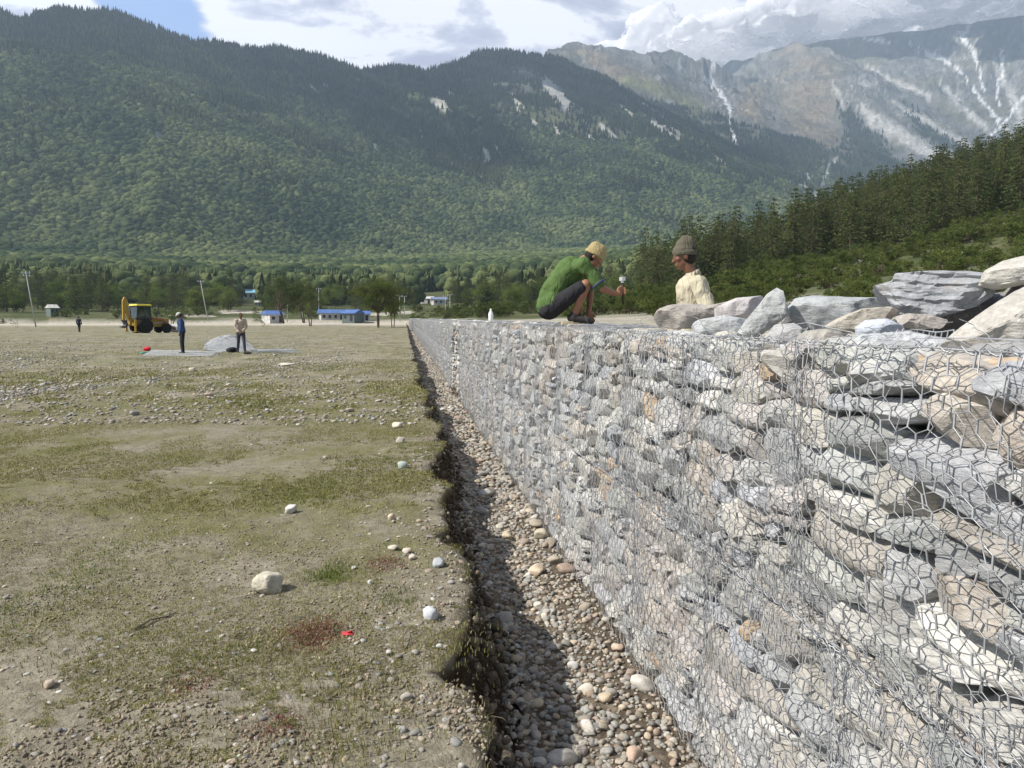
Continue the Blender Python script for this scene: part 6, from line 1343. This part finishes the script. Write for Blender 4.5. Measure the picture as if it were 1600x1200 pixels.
pole(1542, 362, 1542, 392, 190, 'short pale pole on the shrubby slope', 0); pole(1401, 356, 1401, 392, 215, 'thin pole at the lower edge of the cedar wood', 0); pole(449, 470, 449, 500, 225, 'short grey pole just left of the other poles by the huts', 0)
BLU = simple('blue_sheet_roof', (.07, .14, .34), .6, .3, vary=.3, nscale=.8); LBL = simple('light_blue_wall', (.20, .42, .55), .7); WALLW = simple('whitewashed_wall', (.45, .44, .41), .9, .2, vary=.3, nscale=1); GRW = simple('grey_green_wall', (.12, .15, .14), .9); GRR = simple('grey_sheet_roof', (.45, .46, .46), .6, .3)
def hut(x0, x1, ytop, ybase, r, roof, wall, label, deep=6.0, turn=.25, win=2, name='hut', pitch=.18):
    """hut whose front fills the columns x0-x1 at distance r"""
    cx = (x0+x1)/2; b_ = at_r(cx, ybase, r)
    if ybase < 492:      # stands where the rising ground meets its foot
        for r in range(230, 760, 5):
            b_ = at_r(cx, ybase, r)
            if zmid1(b_.x, b_.y) >= b_.z: break
    deep *= r/330 if ybase < 492 else 1; w_ = (x1-x0)/FPX*r; hh = (ybase-ytop)/FPX*r; root = thing(name, label, 'hut', (b_.x, b_.y, b_.z), -YAW-math.atan((cx-800)/FPX)+turn)
    wh = hh*.68; w2 = w_*.86; m_ = MB(); m_.box((0, deep/2, wh/2-1.0), (w2, deep, wh+2.0)); W_ = m_.build('wall', wall, root)
    m_ = MB(); ov = .35; y0, y1 = -ov, deep+ov; rh = hh-wh; m_.v = [(-w_/2, y0, wh-.05), (w_/2, y0, wh-.05), (w_/2, y1, wh-.05), (-w_/2, y1, wh-.05), (-w_/2, (y0+y1)/2, wh+rh), (w_/2, (y0+y1)/2, wh+rh)]
    m_.f = [[0, 1, 5, 4], [2, 3, 4, 5], [0, 4, 3], [1, 2, 5], [3, 2, 1, 0]]; m_.build('roof', roof, root)
    for k in range(win):
        x = -w2/2+w2*(k+.5)/(win+1); f_ = MB(); f_.box((x, -.02, wh*.55), (w2/(win+1)*.45, .06, wh*.38)); f_.build('window', DKM, root)
    x = w2/2-w2/(win+1)*.5; f_ = MB(); f_.box((x, -.02, wh*.42), (w2/(win+1)*.42, .06, wh*.80)); f_.build('door', DKM, root)
hut(420, 446, 486, 504, 215, BLU, WALLW, 'small white hut with a blue roof left of the poles', 5, .45, 1)
hut(532, 556, 484, 502, 225, BLU, GRW, 'dark walled hut with a bright blue roof in the middle of the hamlet', 6, -.5, 1); hut(500, 540, 484, 501, 236, BLU, WALLW, 'long low hut with a blue roof behind the poles', 5, .15, 3)
hut(556, 580, 486, 501, 232, BLU, WALLW, 'small hut with a blue roof right of the dark walled one', 5, .1, 1); hut(380, 404, 453, 468, 330, LBL, WALLW, 'light blue roofed house up the slope above the white hut', 7, .2, 2)
hut(655, 676, 463, 475, 330, GRR, WALLW, 'pale house among the trees beyond the wall end', 6, -.3, 1)
hut(676, 702, 464, 476, 325, simple('slate_blue_roof', (.16, .19, .30), .6), WALLW, 'grey blue roofed house right of the pale one', 6, .2, 2); hut(398, 408, 470, 478, 300, WALLW, WALLW, 'tiny white outbuilding right of the low shed', 3, 0, 1)
hut(80, 92, 478, 492, 260, WALLW, GRW, 'small stone shed at the edge of the woods on the left', 4, .3, 1); hut(730, 742, 464, 470, 340, GRR, WALLW, 'small pale shed behind the trees right of the poles', 4, 0, 1)
def one_tree(px, yt, yb, r, me, leafm, label, name='broadleaf_tree'):
    b_ = at_r(px, yb, r); o = make_tree(name, me, leafm); s = (yb-yt)/FPX*r; o.location = (b_.x, b_.y, b_.z-.1); o.scale = (s, s, s); o.rotation_euler.z = random.uniform(0, 6); return tag(o, label, 'tree')
one_tree(591, 428, 512, 128, broad_mesh(551, 54, .014, (.46, .46, .30), .64, 210, 3, .016, .22), M_SHR, 'round leafy tree with three slim stems near the end of the wall')
one_tree(614, 455, 512, 132, broad_mesh(556, 22, .016, (.25, .25, .28), .66, 130, 2, .014, .3), M_BRO, 'slender smaller tree just right of the round leafy tree')
one_tree(448, 430, 502, 165, broad_mesh(552, 48, .015, (.42, .42, .32), .62, 180, 3, .016, .2), M_CON, 'dark olive spreading tree left of the poles'); one_tree(478, 440, 502, 185, broad_mesh(553, 40, .015, (.36, .36, .36), .58, 160, 2, .018, .2), M_CON, 'dark tree standing right behind the spreading olive tree')
one_tree(485, 470, 508, 150, broad_mesh(554, 10, .014, (.42, .3, .25), .70, 50, 2, .028, .2), M_BARK and M_BRO, 'nearly bare small forked tree in front of the huts', 'forked_tree')
one_tree(408, 485, 509, 150, broad_mesh(555, 14, .02, (.4, .4, .3), .6, 50, 3, .012, .1), M_SHR, 'thin scrubby bush right of the striding worker', 'bush'); one_tree(268, 478, 505, 190, broad_mesh(557, 30, .02, (.5, .5, .36), .5, 90, 3, .015, .1), M_SHR, 'green bush behind the digger bucket', 'bush')
one_tree(500, 522, 530, 70, broad_mesh(558, 22, .03, (.6, .6, .4), .4, 60, 5, .01, .05), M_BRO, 'yellow green low bush on the stony field', 'bush'); one_tree(24, 492, 514, 140, broad_mesh(559, 8, .02, (.3, .3, .3), .6, 30, 2, .01, .3), M_SHR, 'spindly bush near the leaning pole', 'bush')
# boulders on the shrubby slope
for k in range(45):
    px = rt.uniform(1180, 1600); py = rt.uniform(375, 470) ; r = rt.uniform(110, 210); a = az_of(px); x, y = r*math.sin(a), r*math.cos(a); s = rt.uniform(.5, 1.5)
    stone('slope_boulder', ROKM[rt.randrange(12)], M_PEB, (x, y, zmid1(x, y)+s*.1), (s, s*.8, s*.6), (0, .1, rt.uniform(0, 6)), (.38, .37, .34), 'pale boulder among the shrubs of the right slope', 'boulder', 'boulders on the slope')
# ================================================================== AIR
b = MB(); zt = float(MZ.max())+4; b.box((0, 4000, (zt-2.7)/2), (17600, 9300, zt+2.7)); hz = b.build('haze', None); hz.data.materials.clear()
m = bpy.data.materials.new('haze_air'); m.use_nodes = True; t = NT(m.node_tree); t.n.clear(); out = t.add('ShaderNodeOutputMaterial')
pv = t.add('ShaderNodeVolumePrincipled', {'Color': (.64, .80, 1.0, 1), 'Density': 0.000090, 'Anisotropy': .25}); t.l.new(pv.outputs[0], out.inputs['Volume']); hz.data.materials.append(m); tag(hz, 'thin blue mountain haze', kind='stuff')

# clouds: a bank lying over the high peaks, and others above the frame that shade the ridge
m, t, out = newmat('cloud_vapour'); gp = t.add('ShaderNodeNewGeometry').outputs['Position']
lw = t.add('ShaderNodeLayerWeight', {'Blend': .5}).outputs['Facing']
cl = (.93, .93, .96, 1); d = t.add('ShaderNodeBsdfDiffuse', {'Color': cl}); tr = t.add('ShaderNodeBsdfTranslucent', {'Color': cl}); mx = t.add('ShaderNodeMixShader', {0: .62}); t.l.new(d.outputs[0], mx.inputs[1]); t.l.new(tr.outputs[0], mx.inputs[2])
n = t.noise(gp, .004, 5, .6, .4); al = t.maprange(t.math('ADD', t.math('SUBTRACT', 1.0, lw), t.math('MULTIPLY', t.math('SUBTRACT', n, .5), 1.3)), .08, .62)
tp_ = t.add('ShaderNodeBsdfTransparent'); m2 = t.add('ShaderNodeMixShader', {0: 0.0}); t.l.new(al, m2.inputs[0]); t.l.new(tp_.outputs[0], m2.inputs[1]); t.l.new(mx.outputs[0], m2.inputs[2]); t.l.new(m2.outputs[0], out.inputs[0])
PUFF = bpy.data.textures.new('puffs', 'CLOUDS'); PUFF.noise_scale = 260; PUFF.noise_depth = 4; PUFF2 = bpy.data.textures.new('small_puffs', 'CLOUDS'); PUFF2.noise_scale = 80; PUFF2.noise_depth = 3
rc = random.Random(3)
def cloud_at(c0, L, D_, label, th, nb_=30, rz=-R(30), vox=22):
    b = MB()
    for k in range(nb_):
        a = rc.uniform(0, 6.28); q = rc.random()**.5; h = th*rc.uniform(.5, 1); b.ell((q*math.cos(a)*L*.5, q*math.sin(a)*D_*.5, h+rc.uniform(0, 4)), (rc.uniform(.12, .24)*L, rc.uniform(.14, .28)*D_, h), (0, 0, rc.uniform(0, 3)))
    o = b.build('cloud', m, smooth=True, remesh=vox); dm = o.modifiers.new('d', 'DISPLACE'); dm.texture = PUFF; dm.strength = 190; dm.mid_level = .45; dm.texture_coords = 'LOCAL'; dm = o.modifiers.new('d2', 'DISPLACE'); dm.texture = PUFF2; dm.strength = 70; dm.mid_level = .5; o.location = c0; o.rotation_euler.z = rz; tag(o, label, kind='stuff')
def cloud(px, py, r, L, D_, label, th=130):
    P = at_r(px, py, r); cloud_at(P+TOSUN*((zt+200-P.z)/TOSUN.z), L, D_, label, th)
cloud(800, 130, 3350, 1300, 620, 'white cloud above the middle ridge'); cloud(610, 110, 3000, 500, 300, 'small white cloud above the saddle')
cloud(300, 60, 2650, 1100, 260, 'long thin white cloud above the left ridge'); cloud(1080, 130, 6000, 700, 700, 'white cloud above the head of the side valley')
def bank(px, r, L, D_, th, lab, dz=6):
    a = az_of(px); cloud_at(Vector((math.sin(a)*r, math.cos(a)*r, zt+dz+55)), L, D_, lab, th, 30, -a, 30)
bank(1180, 7400, 1500, 1500, 170, 'grey white cloud bank hiding the head of the side valley'); bank(1400, 7000, 1900, 1700, 200, 'grey white cloud bank resting on the high peaks'); bank(1680, 6900, 1900, 1700, 200, 'grey white cloud bank at the right over the snowy gullies')
bank(1020, 8200, 1500, 1600, 260, 'lighter cloud bank behind the brown shoulder', 20); bank(1300, 9500, 3600, 1800, 300, 'cloud bank behind the high peaks', 20); bank(1560, 6000, 900, 700, 110, 'loose wisp of cloud before the snowy gullies', 4)
